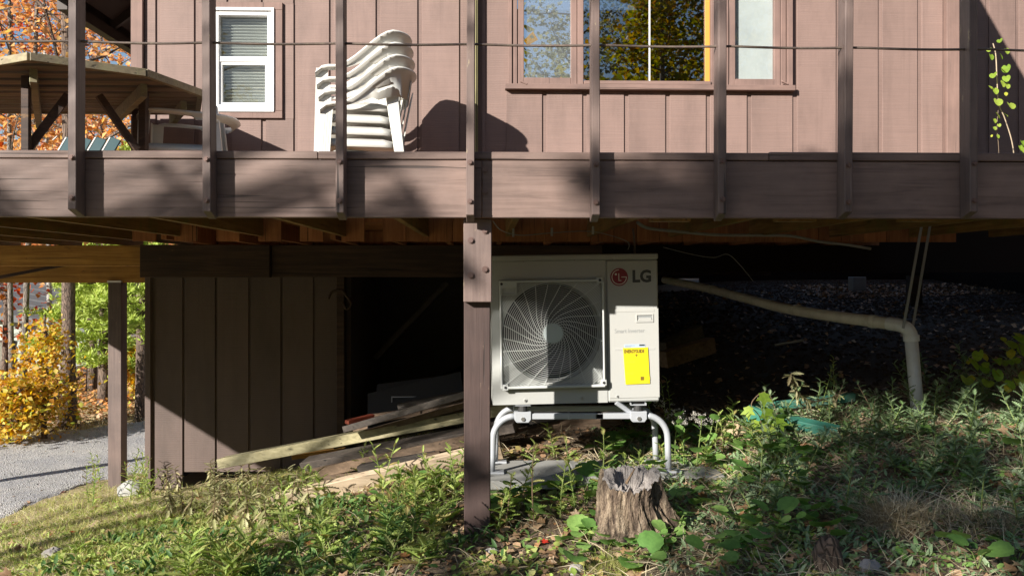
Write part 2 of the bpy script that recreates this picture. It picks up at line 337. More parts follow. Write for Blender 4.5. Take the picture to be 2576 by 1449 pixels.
# ------------------------------------------------------------- objects
WL = {}
def tag(o, label=None, cat=None, group=None, kind=None):
    if label: o['label'] = label
    if cat: o['category'] = cat
    if group: o['group'] = group
    if kind: o['kind'] = kind
    return o
def thing(name, label, cat, loc=(0, 0, 0), rot=(0, 0, 0), group=None):
    o = bpy.data.objects.new(name, None); COL.objects.link(o)
    o.empty_display_size = .1; o.location = loc; o.rotation_euler = rot
    WL[o.name] = Matrix.Translation(loc) @ Matrix.Rotation(rot[2], 4, 'Z') @ Matrix.Rotation(rot[1], 4, 'Y') @ Matrix.Rotation(rot[0], 4, 'X')
    return tag(o, label, cat, group)
def M_of(o): return WL.get(o.name, Matrix.Identity(4))
def link(name, me, mat, parent=None, loc=None, local=False, smooth=False, bevel=0):
    """me: mesh in world coordinates (or in the parent's own when local)"""
    if mat and not me.materials: me.materials.append(MATS[mat])
    o = bpy.data.objects.new(name, me); COL.objects.link(o)
    if smooth: me.polygons.foreach_set('use_smooth', [True] * len(me.polygons))
    if loc is None and not local:
        n = len(me.vertices); a = np.empty(n * 3); me.vertices.foreach_get('co', a); a = a.reshape(-1, 3)
        c = (a.min(0) + a.max(0)) / 2
        me.vertices.foreach_set('co', (a - c).ravel()); wm = Matrix.Translation(Vector(c))
    elif loc is not None: wm = loc if isinstance(loc, Matrix) else Matrix.Translation(loc)
    else: wm = (M_of(parent) if parent else Matrix.Identity(4))
    if parent:
        o.parent = parent; o.matrix_local = M_of(parent).inverted() @ wm
    else: o.matrix_world = wm
    WL[o.name] = wm
    if bevel:
        b = o.modifiers.new('bevel', 'BEVEL'); b.width = bevel; b.segments = 1; b.limit_method = 'ANGLE'
    return o
class MB:
    def __init__(s): s.v = []; s.f = []
    def add(s, vs, fs, M=None):
        b = len(s.v)
        s.v += [tuple(M @ Vector(v)) for v in vs] if M is not None else [tuple(v) for v in vs]
        s.f += [tuple(b + i for i in f) for f in fs]; return s
    def box(s, x0, x1, y0, y1, z0, z1, M=None):
        vs = [(x, y, z) for z in (z0, z1) for y in (y0, y1) for x in (x0, x1)]
        return s.add(vs, [(0, 2, 3, 1), (4, 5, 7, 6), (0, 1, 5, 4), (2, 6, 7, 3), (0, 4, 6, 2), (1, 3, 7, 5)], M)
    def prism(s, poly, y0, y1, M=None):
        """poly in (x,z), extruded in y"""
        n = len(poly); vs = [(x, y0, z) for x, z in poly] + [(x, y1, z) for x, z in poly]
        fs = [tuple(range(n))[::-1], tuple(range(n, 2 * n))] + [(i, (i + 1) % n, n + (i + 1) % n, n + i) for i in range(n)]
        return s.add(vs, fs, M)
    def prismz(s, poly, z0, z1, M=None):
        n = len(poly); vs = [(x, y, z0) for x, y in poly] + [(x, y, z1) for x, y in poly]
        fs = [tuple(range(n))[::-1], tuple(range(n, 2 * n))] + [(i, (i + 1) % n, n + (i + 1) % n, n + i) for i in range(n)]
        return s.add(vs, fs, M)
    def tube(s, pts, r, n=8, caps=True, flat=None):
        pts = [Vector(p) for p in pts]; rs = r if isinstance(r, (list, tuple)) else [r] * len(pts)
        b = len(s.v); up = None
        for i, p in enumerate(pts):
            t = (pts[min(i + 1, len(pts) - 1)] - pts[max(i - 1, 0)]).normalized()
            if up is None: up = t.orthogonal().normalized()
            up = (up - t * up.dot(t)).normalized(); q = t.cross(up)
            for k in range(n):
                a = 2 * PI * k / n; s.v.append(tuple(p + up * math.cos(a) * rs[i] + q * math.sin(a) * rs[i] * (flat or 1)))
        for i in range(len(pts) - 1):
            for k in range(n):
                k2 = (k + 1) % n; s.f.append((b + i * n + k, b + i * n + k2, b + (i + 1) * n + k2, b + (i + 1) * n + k))
        if caps:
            s.f.append(tuple(b + k for k in range(n))[::-1]); e = b + (len(pts) - 1) * n; s.f.append(tuple(e + k for k in range(n)))
        return s
    def bar(s, a, b, w, h, up=(0, 0, 1)):
        """rectangular stick from a to b; h along up"""
        a = Vector(a); b = Vector(b); t = (b - a); L = t.length; t.normalize(); up = Vector(up)
        if abs(t.dot(up.normalized())) > .995: up = Vector((0, 1, 0))
        q = t.cross(up).normalized(); u = q.cross(t).normalized()
        M = Matrix((( t.x, q.x, u.x, a.x), (t.y, q.y, u.y, a.y), (t.z, q.z, u.z, a.z), (0, 0, 0, 1)))
        return s.box(0, L, -w / 2, w / 2, -h / 2, h / 2, M)
    def disc(s, c, r, y0, y1, n=24):
        return s.prism([(c[0] + r * math.cos(2 * PI * k / n), c[1] + r * math.sin(2 * PI * k / n)) for k in range(n)], y0, y1)
    def mesh(s, name='m'):
        me = bpy.data.meshes.new(name); me.from_pydata(s.v, [], s.f); me.update(); return me
    def build(s, name, mat, parent=None, **kw): return link(name, s.mesh(name), mat, parent, **kw)
def npmesh(name, V, Fs, mat=None, smooth=False):
    """V (n,3); Fs (m,k) of one polygon size"""
    me = bpy.data.meshes.new(name); V = np.ascontiguousarray(V, dtype=np.float32); Fs = np.asarray(Fs, dtype=np.int32)
    m, k = Fs.shape
    me.vertices.add(len(V)); me.vertices.foreach_set('co', V.ravel())
    me.loops.add(m * k); me.loops.foreach_set('vertex_index', Fs.ravel())
    me.polygons.add(m); me.polygons.foreach_set('loop_start', np.arange(0, m * k, k, dtype=np.int32))
    me.update(calc_edges=True); me.validate()
    if smooth: me.polygons.foreach_set('use_smooth', np.ones(m, dtype=bool))
    if mat: me.materials.append(MATS[mat])
    return me
def rots(n, yaw, pitch, roll):
    cy, sy, cp, sp, cr, sr = np.cos(yaw), np.sin(yaw), np.cos(pitch), np.sin(pitch), np.cos(roll), np.sin(roll)
    R = np.empty((n, 3, 3))
    R[:, 0] = np.stack([cy * cr - sy * sp * sr, -sy * cp, cy * sr + sy * sp * cr], 1)
    R[:, 1] = np.stack([sy * cr + cy * sp * sr, cy * cp, sy * sr - cy * sp * cr], 1)
    R[:, 2] = np.stack([-cp * sr, sp, cp * cr], 1)
    return R
def scatter(T, TF, pos, R, S):
    """copies of a small template (k,3)/(f,3) into one array"""
    V = np.einsum('nij,kj->nki', R, T) * S[:, None, None] + pos[:, None, :]
    n, k = len(pos), len(T); Fi = (np.asarray(TF)[None] + (np.arange(n) * k)[:, None, None]).reshape(-1, np.asarray(TF).shape[1])
    return V.reshape(-1, 3), Fi
# leaf templates: base at the origin, tip along +Y, unit length
T_LANCE = np.array([(0, 0, 0), (-.16, .3, .04), (.16, .3, .04), (0, .38, -.01), (-.13, .65, .03), (.13, .65, .03), (0, 1, -.1)])
F_LANCE = [(0, 3, 1), (0, 2, 3), (1, 3, 4), (3, 2, 5), (3, 6, 4), (3, 5, 6)]
T_OVAL = np.array([(0, 0, 0), (-.38, .35, .08), (.38, .35, .08), (0, .45, 0), (-.3, .75, .05), (.3, .75, .05), (0, 1, -.04)]); F_OVAL = F_LANCE
T_THIN = np.array([(-.012, 0, 0), (.012, 0, 0), (-.009, .5, .09), (.009, .5, .09), (0, 1, -.08)])
T_BLADE = np.array([(-.03, 0, 0), (.03, 0, 0), (-.02, .5, .07), (.02, .5, .07), (0, 1, -.05)]); F_BLADE = [(0, 1, 3), (0, 3, 2), (2, 3, 4)]
def fan_leaf(outline, bend=.0, cup=.1):
    n = len(outline); V = [(0, .35, 0)] + [(x, y, cup * (abs(x) ** 1.5) - bend * y * y) for x, y in outline]
    Fs = [(0, 1 + i, 1 + (i + 1) % n) for i in range(n)]; return np.array(V), Fs
def star(lobes, inner=.5):
    pts = []
    for a, r in lobes: pts.append((r * math.sin(math.radians(a)), .35 + r * math.cos(math.radians(a))))
    return pts
T_MAPLE, F_MAPLE = fan_leaf(star([(180, .35), (150, .30), (118, .42), (95, .30), (62, .62), (35, .32), (18, .42), (0, .68), (-18, .42), (-35, .32), (-62, .62), (-95, .30), (-118, .42), (-150, .30)]), .12, .2)
def round_outline(n=22):
    pts = []
    for i in range(n):
        a = -PI + 2 * PI * (i + .5) / n; r = .5 * (1 + (.05 if i % 2 else -.03)); r *= .62 if i in (0, n - 1) else 1
        pts.append((r * math.sin(a) * 1.05, .45 + r * math.cos(a)))
    return pts
T_ROUND, F_ROUND = fan_leaf(round_outline(), .1, .35)
def serrate(n=8, wmax=.2, tooth=.35, base=.15):
    """toothed or lobed leaf strip: two sides with teeth around a midrib"""
    L = []; V = []; Fs = []
    for i in range(n + 1):
        y = i / n; wd = wmax * math.sin(PI * min(1, (y * .92 + .08))) ** .7; z = -.22 * y * y
        V.append((0, y, z - .02))
        V += [(-wd * (1 - tooth), y - .0, z + .03), (wd * (1 - tooth), y, z + .03)]
    for i in range(n):
        y = (i + .75) / n; wd = wmax * math.sin(PI * (y * .92 + .06)) ** .7; z = -.22 * y * y
        V += [(-wd * (1.1 + .25 * (i % 2)), y + .55 / n, z + .07), (wd * (1.2 - .2 * (i % 2)), y + .45 / n, z + .04)]
    q = 3 * (n + 1)
    for i in range(n):
        a, b = 3 * i, 3 * (i + 1); l, r = q + 2 * i, q + 2 * i + 1
        Fs += [(a, b, b + 1), (a, b + 1, a + 1), (a, a + 2, b + 2), (a, b + 2, b), (a + 1, b + 1, l), (a + 2, r, b + 2)]
    return np.array(V), Fs
T_SERR, F_SERR = serrate(9, .15, .42); T_LOBE, F_LOBE = serrate(6, .25, .8)

# ============================================================= ground
CP = np.array([
 (-3.2,5.5,-1.86),(-4.5,5.5,-2.12),(-2.6,4.5,-1.62),(-1.5,4,-1.40),(-.15,4.15,-1.27),(.6,3.85,-1.25),(1.5,3.6,-1.13),(2.5,3.6,-.99),(3.2,4.5,-.86),
 (2.9,5.7,-.93),(3.8,6,-.82),(1.9,5.0,-1.05),(0,2.5,-1.3),(1.5,2.3,-1.15),(-1.5,2.5,-1.5),(-3,3,-1.85),(3.5,2.5,-.95),(.4,4.9,-1.17),(0,5.3,-1.16),(1.2,5.1,-1.13),
 (-3.15,7.6,-1.98),(-2.1,7.6,-1.83),(-1.2,7.6,-1.6),(-1.37,5.3,-1.47),(-.2,5.5,-1.2),(-.9,6.5,-1.42),(0,8,-1.12),(1.5,7,-.97),(3,8,-.66),(2,10,-.5),(4,11,-.36),
 (6,12,-.25),(3,14,-.16),(0,12,-.7),(6,6,-.6),(8,9,-.35),(-4.4,7.0,-2.25),(-4,8.2,-2.14),(-6,8,-2.3),(-5,10,-2.3),(-3.5,11.7,-2.3),(-8,12,-2.3),(-3.8,9.6,-2.25),(-9,6,-2.4),(-6,4,-2.25),(-6,2,-2.1),
 (-5,14.2,-2.2),(-9,14,-2.25),(-4,16,-2.05),(-9,18,-2.1),(-2,13,-2.2),(-2,17,-1.6),(3,20,-.12),(-6,24,-2.9),(-14,24,-3.2),(-14,12,-2.8),(10,20,-.05),(6,-6,-1.2),(0,-6,-1.6),(-10,-6,-2.2),(-12,0,-2.4),(9,0,-1.0)])
def tps(r): return np.where(r > 1e-9, r * r * np.log(np.maximum(r, 1e-9)), 0)
_n = len(CP); _A = np.zeros((_n + 3, _n + 3)); _d = np.linalg.norm(CP[:, None, :2] - CP[None, :, :2], axis=2)
_A[:_n, :_n] = tps(_d) + np.eye(_n) * .03; _A[:_n, _n] = 1; _A[:_n, _n + 1:] = CP[:, :2]; _A[_n:, :_n] = _A[:_n, _n:].T
_W = np.linalg.solve(_A, np.concatenate([CP[:, 2], np.zeros(3)]))
def ground(x, y):
    x = np.asarray(x, float); y = np.asarray(y, float); sh = x.shape; x = x.ravel(); y = y.ravel()
    xc = np.clip(x, -14, 10); yc = np.clip(y, -6, 24)
    z = np.zeros(len(x))
    for i in range(0, len(x), 20000):
        q = np.stack([xc[i:i + 20000], yc[i:i + 20000]], 1)
        d = np.linalg.norm(q[:, None] - CP[None, :, :2], axis=2)
        z[i:i + 20000] = tps(d) @ _W[:_n] + _W[_n] + q @ _W[_n + 1:]
    t = np.clip((np.maximum(np.abs(x - xc), np.abs(y - yc))) / 40, 0, 1); z = z * (1 - t) + (-2.0) * t
    near = np.exp(-((y - 4.5) / 5) ** 2)
    z = z + near * (.018 * np.sin(5.1 * x + 1.3 * np.sin(3 * y)) * np.cos(4.3 * y + x) + .012 * np.sin(13 * x + 2 * y) * np.sin(11 * y - 3 * x))
    return z.reshape(sh)
def G(x, y): return float(ground(np.array([x]), np.array([y]))[0])
def GP(px, py):
    """where the line of sight through a point of the picture meets the ground"""
    r = ray(px, py); a, b = 1.5, 60.0
    ts = np.linspace(a, 30, 800); z = ground(r.x * ts, r.y * ts)
    for i in range(len(ts)):
        if r.z * ts[i] < z[i]: t = ts[i]; return Vector((r.x * t, r.y * t, z[i]))
    return r * 30
def axisv(lo, hi, fl, fh, fine):
    c = list(np.arange(fl, fh + 1e-6, fine)); s = fine; v = fh
    while v < hi: s *= 1.25; v += s; c.append(v)
    s = fine; v = fl
    while v > lo: s *= 1.25; v -= s; c.insert(0, v)
    return np.array(c)
gx = axisv(-600, 600, -6, 5, .07); gy = axisv(-500, 900, 2.2, 13, .07)
X, Y = np.meshgrid(gx, gy); Z = ground(X, Y)
near = np.exp(-((Y - 4.5) / 6) ** 2); rg = np.random.default_rng(3)
Z = Z + near * rg.normal(0, .006, Z.shape)
V = np.stack([X.ravel(), Y.ravel(), Z.ravel()], 1); nx, ny = len(gx), len(gy)
ii = (np.arange(ny - 1)[:, None] * nx + np.arange(nx - 1)[None]).ravel()
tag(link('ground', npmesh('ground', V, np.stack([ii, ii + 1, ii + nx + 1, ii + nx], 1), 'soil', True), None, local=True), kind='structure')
# gravel drive
nearE = [(-16, 1.0), (-9, 4.6), (-4.95, 6.7), (-4.35, 7.9), (-4.3, 9.4), (-3.6, 10.4), (-1, 11.4), (3, 12.2)]
farE = [(-22, 6), (-12, 9.6), (-7.4, 11.0), (-6.5, 12.0), (-5.4, 13.2), (-3.2, 15), (0, 16.2), (3, 17)]
def poly_at(pl, t):
    t = t * (len(pl) - 1); i = min(int(t), len(pl) - 2); f = t - i; return np.array(pl[i]) * (1 - f) + np.array(pl[i + 1]) * f
nu, nv = 90, 40; pts = []
for i in range(nu + 1):
    a, b = poly_at(nearE, i / nu), poly_at(farE, i / nu)
    for j in range(nv + 1):
        wob = .10 * math.sin(i * .9) + .08 * math.sin(i * 2.3) + .06 * math.sin(i * 5.1); pts.append(a + (b - a) * (j / nv) + (np.array([wob, wob * .5]) if j in (0, nv) else 0))
pts = np.array(pts); zz = ground(pts[:, 0], pts[:, 1]) + .02 - .05 * np.tile([1 if j == 0 else .4 if j == 1 else 0 for j in range(nv + 1)], nu + 1)
ii = (np.arange(nu)[:, None] * (nv + 1) + np.arange(nv)[None]).ravel()
tag(link('gravel_drive', npmesh('gravel_drive', np.column_stack([pts, zz]), np.stack([ii, ii + nv + 1, ii + nv + 2, ii + 1], 1), 'gravel', True), None, local=True), kind='structure')
T_STONE = np.array([(1, 0, 0), (0, 1, 0), (-1, 0, 0), (0, -1, 0), (0, 0, .7), (0, 0, -.7)]); F_STONE = [(0, 1, 4), (1, 2, 4), (2, 3, 4), (3, 0, 4), (1, 0, 5), (2, 1, 5), (3, 2, 5), (0, 3, 5)]
def rr(n, a, b): return RNG.uniform(a, b, n)
n = 5000; t = rr(n, .12, .72); s_ = rr(n, 0, 1); q = np.array([poly_at(nearE, a) * (1 - b) + poly_at(farE, a) * b for a, b in zip(t, s_)])
V, Fi = scatter(T_STONE, F_STONE, np.column_stack([q, ground(q[:, 0], q[:, 1]) + .022]), rots(n, rr(n, 0, 6), rr(n, -.4, .4), rr(n, -.4, .4)), rr(n, .004, .012))
tag(link('gravel_stones', npmesh('gravel_stones', V, Fi, 'concrete'), None, local=True), label='loose grey gravel stones on the driveway', cat='gravel', kind='stuff')

# ============================================================= house
WY = 6.35                                    # front face of the wall boards
zD, zR0, zR1 = .47, .2736, .585              # deck floor, bottom and top of the rim
house = thing('house', 'brown board sided house raised over a dark crawl space behind the deck', 'house', (.4, 9, .43))
XL, XR = PX(333, WY), PX(2405, WY)
def wall_rects(x0, x1, z0, z1, holes):
    """rectangles of one siding board that the window holes leave"""
    out = [(z0, z1)]
    for hx0, hx1, hz0, hz1 in holes:
        if x1 > hx0 + .01 and x0 < hx1 - .01:
            nxt = []
            for a, b in out:
                if hz0 > a: nxt.append((a, min(b, hz0)))
                if hz1 < b: nxt.append((max(a, hz1), b))
            out = [(a, b) for a, b in nxt if b - a > .02]
    return out
# small window: casing outer / hole, big window likewise
SW = (PX(525, WY), PX(712, WY), PZ(302, WY), PZ(14, WY))
BW = (PX(1277, WY), PX(1992, WY), PZ(228, WY), 3.0)
holes = [SW, BW, (PX(1186, WY), PX(1221, WY), 0, 4)]
gro = [391, 488, 570, 657, 738, 828, 945, 1050, 1155, 1262, 1364, 1465, 1570, 1674, 1776, 1879, 1994, 2103, 2209, 2308]
gx_ = [PX(g, WY) for g in gro]; GW = .034
edges = [PX(364, WY) - GW] + gx_ + [PX(2372, WY)]
wallb = MB()
# dark sheathing behind the boards (four pieces round the openings)
def sheath(mb, x0, x1, z0, z1, y0, y1, hs):
    xs = sorted({x0, x1, *[h[0] for h in hs], *[h[1] for h in hs]}); zs = sorted({z0, z1, *[max(z0, h[2]) for h in hs], *[min(z1, h[3]) for h in hs]})
    for a, b in zip(xs, xs[1:]):
        for c, d in zip(zs, zs[1:]):
            mx, mz = (a + b) / 2, (c + d) / 2
            if not any(h[0] < mx < h[1] and h[2] < mz < h[3] for h in hs): mb.box(a, b, y0, y1, c, d)
sheath(wallb, XL + .03, 3.45, .44, 2.85, WY + .012, WY + .11, [(SW[0] + .04, SW[1] - .04, SW[2] + .04, SW[3] - .04), (BW[0] + .05, BW[1] - .05, BW[2] + .05, 2.7)])
wallb.prism([(XL + .03, 2.85), (3.45, 2.85), (2.6, 4.3), (.2, 5.2), (-1.6, 4.6), (XL + .03, 3.2)], WY + .012, WY + .11)
wallb.build('wall', 'siding_paint', house)
for a, b in zip(edges, edges[1:]):
    x0, x1 = a + GW, b
    if x1 - x0 < .02: continue
    for z0, z1 in wall_rects(x0, x1, .44, 2.9 if x1 < 3.2 else 2.8, holes):
        xs0, xs1 = x0, x1
        for h in holes[2:]:
            if x0 < h[0] < x1: xs1 = h[0]
        for h in holes:
            if z1 > h[2] + .01 and z0 < h[3] - .01:
                if x0 < h[1] < x1 and xs0 < h[1]: xs0 = h[1]
                if x0 < h[0] < x1: xs1 = min(xs1, h[0])
        MB().box(xs0, xs1, WY - .0, WY + .014, z0, z1).build('siding_board', 'siding_paint', house, bevel=.002)
# the pieces cut narrow by the openings
for h in (SW, BW):
    for g, g2 in zip(edges, edges[1:]):
        x0, x1 = g + GW, g2
        if x0 < h[0] - .02 < x1 and x1 > h[0]: MB().box(x0, h[0], WY, WY + .014, max(.44, h[2]), min(2.8, h[3])).build('siding_board', 'siding_paint', house)
        if x0 < h[1] + .02 < x1 and x0 < h[1]: MB().box(h[1], x1, WY, WY + .014, max(.44, h[2]), min(2.8, h[3])).build('siding_board', 'siding_paint', house)
MB().box(XL, PX(364, WY) - .004, WY - .03, WY + .010, .42, 3.2).build('corner_board', 'trim_paint', house, bevel=.003)
MB().box(PX(2372, WY) + .004, XR, WY - .05, WY + .010, .42, 2.8).build('corner_board', 'trim_paint', house, bevel=.003)
MB().box(XR, XR + .045, WY + .02, WY + .16, .42, 2.8).build('corner_board', 'trim_paint', house, bevel=.003)
# olive post against the wall, dark recess to its right
ox0, ox1 = PX(1187, WY - .07), PX(1202, WY - .07)
MB().box(ox0, ox0 + .034, WY - .075, WY + .011, .42, 3).box(ox0 + .037, ox1, WY - .066, WY + .011, .42, 3).build('olive_batten', 'olive_paint', house, bevel=.002)
MB().box(PX(1213, WY), PX(1221, WY), WY, WY + .014, .44, 2.9).build('siding_board', 'siding_paint', house)
# floor platform, side walls, roof
MB().box(XL, XR, WY + .03, 14, .40, .43).build('floor_panel', 'floor_ply', house)
xs = XL
while xs < XR:
    MB().box(xs, min(xs + .17, XR), WY + .0, WY + .028, .255, .438).build('rim_block', 'floor_ply', house); xs += .174 if xs > -1.1 else .31
for k in range(14):
    x = XL + .2 + k * .42
    MB().box(x, x + .04, WY + .03, 13.9, .27, .40).build('floor_joist', 'floor_ply', house)
MB().box(XL, XL + .1, WY + .12, 14, .44, 3.0).build('side_wall', 'siding_paint', house)
MB().box(XR - .1, XR, WY + .17, 14, .44, 2.7).build('side_wall', 'siding_paint', house)
MB().box(XL, XR, 13.9, 14, .44, 3).build('back_wall', 'siding_paint', house)
MB().prism([(-3.45, 2.33), (-3.45, 2.43), (.1, 5.35), (2.45, 4.6), (3.72, 2.4), (3.6, 2.4), (2.4, 4.48), (.1, 5.2)], WY - .5, 14).build('roof', 'far_shingle', house)
MB().bar((-3.46, WY - .55, 2.31), (-3.46, 14, 2.31), .03, .2).build('fascia_board', 'dark_paint', house)
MB().prism([(-3.44, 2.34), (-2.7, 2.94), (-2.7, 2.88), (-3.40, 2.30)], WY - .5, 14).build('soffit', 'soffit_dark', house)
for k in range(9):
    y = WY + .6 + k * .75
    MB().prism([(-3.43, 2.20), (-3.43, 2.31), (-2.7, 2.90), (-2.7, 2.74)], y, y + .04).build('rafter', 'dark_paint', house)
MB().box(-3.42, -3.34, WY + .4, 14, 2.1, 2.19).build('soffit_rail', 'dark_paint', house)
# --- the small vinyl window
def frame_mb(x0, x1, z0, z1, t, y0, y1, tb=None):
    tb = tb or t
    return MB().box(x0, x0 + t, y0, y1, z0, z1).box(x1 - t, x1, y0, y1, z0, z1).box(x0 + t, x1 - t, y0, y1, z1 - t, z1).box(x0 + t, x1 - t, y0, y1, z0, z0 + tb)
cas = MB().box(SW[0], SW[1], WY - .022, WY + .011, SW[3] - .055, SW[3]).box(SW[0], SW[1], WY - .022, WY + .011, SW[2], SW[2] + .055)
cas.box(SW[0], SW[0] + .05, WY - .022, WY + .011, SW[2] + .056, SW[3] - .056).box(SW[1] - .05, SW[1], WY - .022, WY + .011, SW[2] + .056, SW[3] - .056)
win = cas.build('window', 'trim_paint', house, bevel=.002)
wx0, wx1, wz0, wz1 = PX(533, WY), PX(692, WY), PZ(287, WY), PZ(28, WY)
frame_mb(wx0, wx1, wz0, wz1, .022, WY - .032, WY + .05).build('outer_frame', 'white_vinyl', win, bevel=.003)
frame_mb(wx0 + .024, wx1 - .024, wz0 + .024, wz1 - .024, .030, WY - .015, WY + .055).build('sash_frame', 'white_vinyl', win, bevel=.002)
zm = PZ(154, WY)
MB().box(wx0 + .05, wx1 - .055, WY - .004, WY + .05, zm - .02, zm + .018).build('meeting_rail', 'white_vinyl', win, bevel=.002)
frame_mb(wx0 + .055, wx1 - .055, wz0 + .055, zm - .021, .02, WY + .005, WY + .05).build('lower_sash', 'white_vinyl', win, bevel=.001)
MB().box(wx0 + .053, wx1 - .053, WY + .03, WY + .034, zm + .018, wz1 - .053).build('pane', 'glass_clear', win)
MB().box(wx0 + .075, wx1 - .075, WY + .025, WY + .029, wz0 + .075, zm - .041).build('pane', 'glass_clear', win)
z = wz0 + .05
k = 0
while z < wz1 - .04:
    MB().bar((wx0 + .02, WY + .075, z), (wx1 - .02, WY + .075, z + .002 * math.sin(k)), .026, .003, (0, .75, 1)).build('blind_slat', 'blind', win); z += .0235; k += 1
MB().box(wx0, wx1, WY + .2, WY + .21, wz0, wz1).build('blind_backing', 'cardboard', win)
# --- the triple window
bz0 = BW[2]; y0 = WY - .03
bw = MB().box(BW[0] - .02, BW[1] + .01, WY - .055, WY + .011, bz0, bz0 + .04).build('window', 'trim_paint_x', house, bevel=.003)
def jamb(a, b, z0=None, y=WY - .03, y1=WY + .05): MB().box(PX(a, WY), PX(b, WY), y, y1, z0 or bz0 + .042, 2.75).build('jamb', 'trim_paint', bw, bevel=.003)
jamb(1279, 1288); jamb(1289.5, 1301, y=WY - .018); jamb(1963, 1976, y=WY - .014); jamb(1977.5, 1991, y=WY - .035)
jamb(1452, 1467); jamb(1786, 1800); jamb(1801, 1832, y=WY - .01)
def sash(a, b, zb, t, mat, gmat, name='sash'):
    x0, x1 = PX(a, WY), PX(b, WY); s = frame_mb(x0, x1, zb, 2.74, t, WY - .012, WY + .045, t * 1.1).build(name, 'trim_paint', bw, bevel=.003)
    MB().box(x0 + t, x1 - t, WY + .018, WY + .022, zb + t * 1.1, 2.74 - t).build('pane', gmat, s); return s
sash(1303, 1451, bz0 + .045, .045, 'trim_paint', 'glass_sky')
s2 = sash(1834, 1962, bz0 + .045, .045, 'trim_paint', 'glass_clear')
MB().box(PX(1468, WY), PX(1785, WY), WY - .045, WY + .02, bz0 + .041, bz0 + .068).build('sill', 'trim_paint_x', bw, bevel=.003)
MB().box(PX(1468, WY), PX(1785, WY), WY + .022, WY + .026, bz0 + .068, 2.74).build('pane', 'glass_dark', bw)
MB().box(PX(1775, WY), PX(1785, WY), WY - .004, WY + .02, bz0 + .069, 2.74).build('wooden_stop', 'orange_wood', bw)
MB().box(PX(1633.5, WY), PX(1636.5, WY), WY + .012, WY + .021, bz0 + .069, 2.74).build('glazing_strip', 'white_vinyl', bw)
MB().box(PX(1325, WY), PX(1436, WY), WY + .008, WY + .010, bz0 + .08, 2.7).build('insect_screen', 'screen_mesh', bw)
MB().box(PX(1840, WY), PX(1958, WY), WY + .034, WY + .038, bz0 + .08, 2.7).build('curtain', 'screen_cloth', bw)
for a in (1318, 1975):     # crank latches at the foot of the side sashes
    MB().bar(P(a - 9, 205, WY - .05), P(a + 8, 213, WY - .05), .02, .012).build('latch', 'trim_paint', bw, bevel=.003)
# dark room behind
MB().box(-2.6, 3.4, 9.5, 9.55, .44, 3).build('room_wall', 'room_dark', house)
# --- wall of the lower storey, with a gap at its foot
LY = 7.8
lg = [378, 383, 459, 541, 625, 706, 788, 868]
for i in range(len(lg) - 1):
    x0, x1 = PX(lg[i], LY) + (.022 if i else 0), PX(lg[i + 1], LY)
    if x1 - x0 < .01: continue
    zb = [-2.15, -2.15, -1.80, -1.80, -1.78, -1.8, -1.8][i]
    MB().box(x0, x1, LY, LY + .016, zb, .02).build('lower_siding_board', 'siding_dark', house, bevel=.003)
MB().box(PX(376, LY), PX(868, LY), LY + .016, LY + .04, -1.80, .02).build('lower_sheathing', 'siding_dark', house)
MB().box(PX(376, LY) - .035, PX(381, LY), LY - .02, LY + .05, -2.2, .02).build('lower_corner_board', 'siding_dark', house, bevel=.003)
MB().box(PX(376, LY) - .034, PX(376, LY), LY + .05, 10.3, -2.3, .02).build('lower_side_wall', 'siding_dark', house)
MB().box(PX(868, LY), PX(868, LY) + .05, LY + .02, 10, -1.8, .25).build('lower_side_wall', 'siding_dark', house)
MB().box(PX(868, LY) + .05, .6, 9.9, 9.95, -1.6, .26).build('lower_back_wall', 'dark_paint', house)
MB().bar(P(1125, 712, 8.6), P(945, 900, 8.6), .05, .12, (0, 1, 0)).build('brace', 'dark_paint', house)
MB().box(PX(848, LY - .1), PX(868, LY - .1), LY - .14, LY - .02, -1.8, 0).build('corner_post', 'dark_beam', house, bevel=.004)
# beams that carry the floor
MB().box(PX(361, 7.5), PX(684, 7.5), 7.42, 7.5, PZ(698, 7.46), .268).build('beam', 'dark_beam', house, bevel=.004)
MB().box(PX(684, 7.5) + .005, 1.0, 7.47, 7.56, PZ(697, 7.5), .268).build('beam', 'dark_beam', house, bevel=.004)
MB().box(1.005, 3.5, 7.47, 7.56, .03, .268).build('beam', 'crawl_shade', house)  # same beam run, blackened so the colour carries the shade
MB().box(.6, 3.5, 10.4, 10.5, .0, .26).build('beam', 'dark_beam', house)
for x, y in ((.7, 10.45), (5.3, 10.4), (2.1, 13.4), (.8, 13.4)):
    MB().box(x - .07, x + .07, y - .07, y + .07, G(x, y) - .1, .0 if y < 11 else .27).build('floor_post', 'dark_beam', house)
MB().box(XL + .02, XR - .02, 7.58, 7.62, .20, .398).build('blocking_board', 'floor_ply', house)
MB().box(7.34, 7.4, 8.5, 13.9, -1.2, .19).build('blackout_wall', 'crawl_shade', house)  # added side wall, shuts out the bright view beside the crawl space
# shadowy recessed wall beyond the right corner
RY = 8.35
x = XR - .1; xe = 7.5
MB().box(XR - .12, xe, RY + .012, RY + .1, .62, 4.2).build('recessed_wall', 'siding_paint', house)
MB().box(XR - .12, xe, RY + .06, RY + .1, .03, .615).build('shade_sheet', 'crawl_shade', house)  # black sheet standing in for the shade below the recessed wall
while x < xe:
    MB().box(x + GW, min(x + .305, xe), RY, RY + .014, .62, 4.2).build('siding_board', 'siding_paint', house, bevel=.002); x += .305
MB().box(xe - .1, xe, RY + .1, 14, .2, 4.2).build('side_wall', 'siding_paint', house)
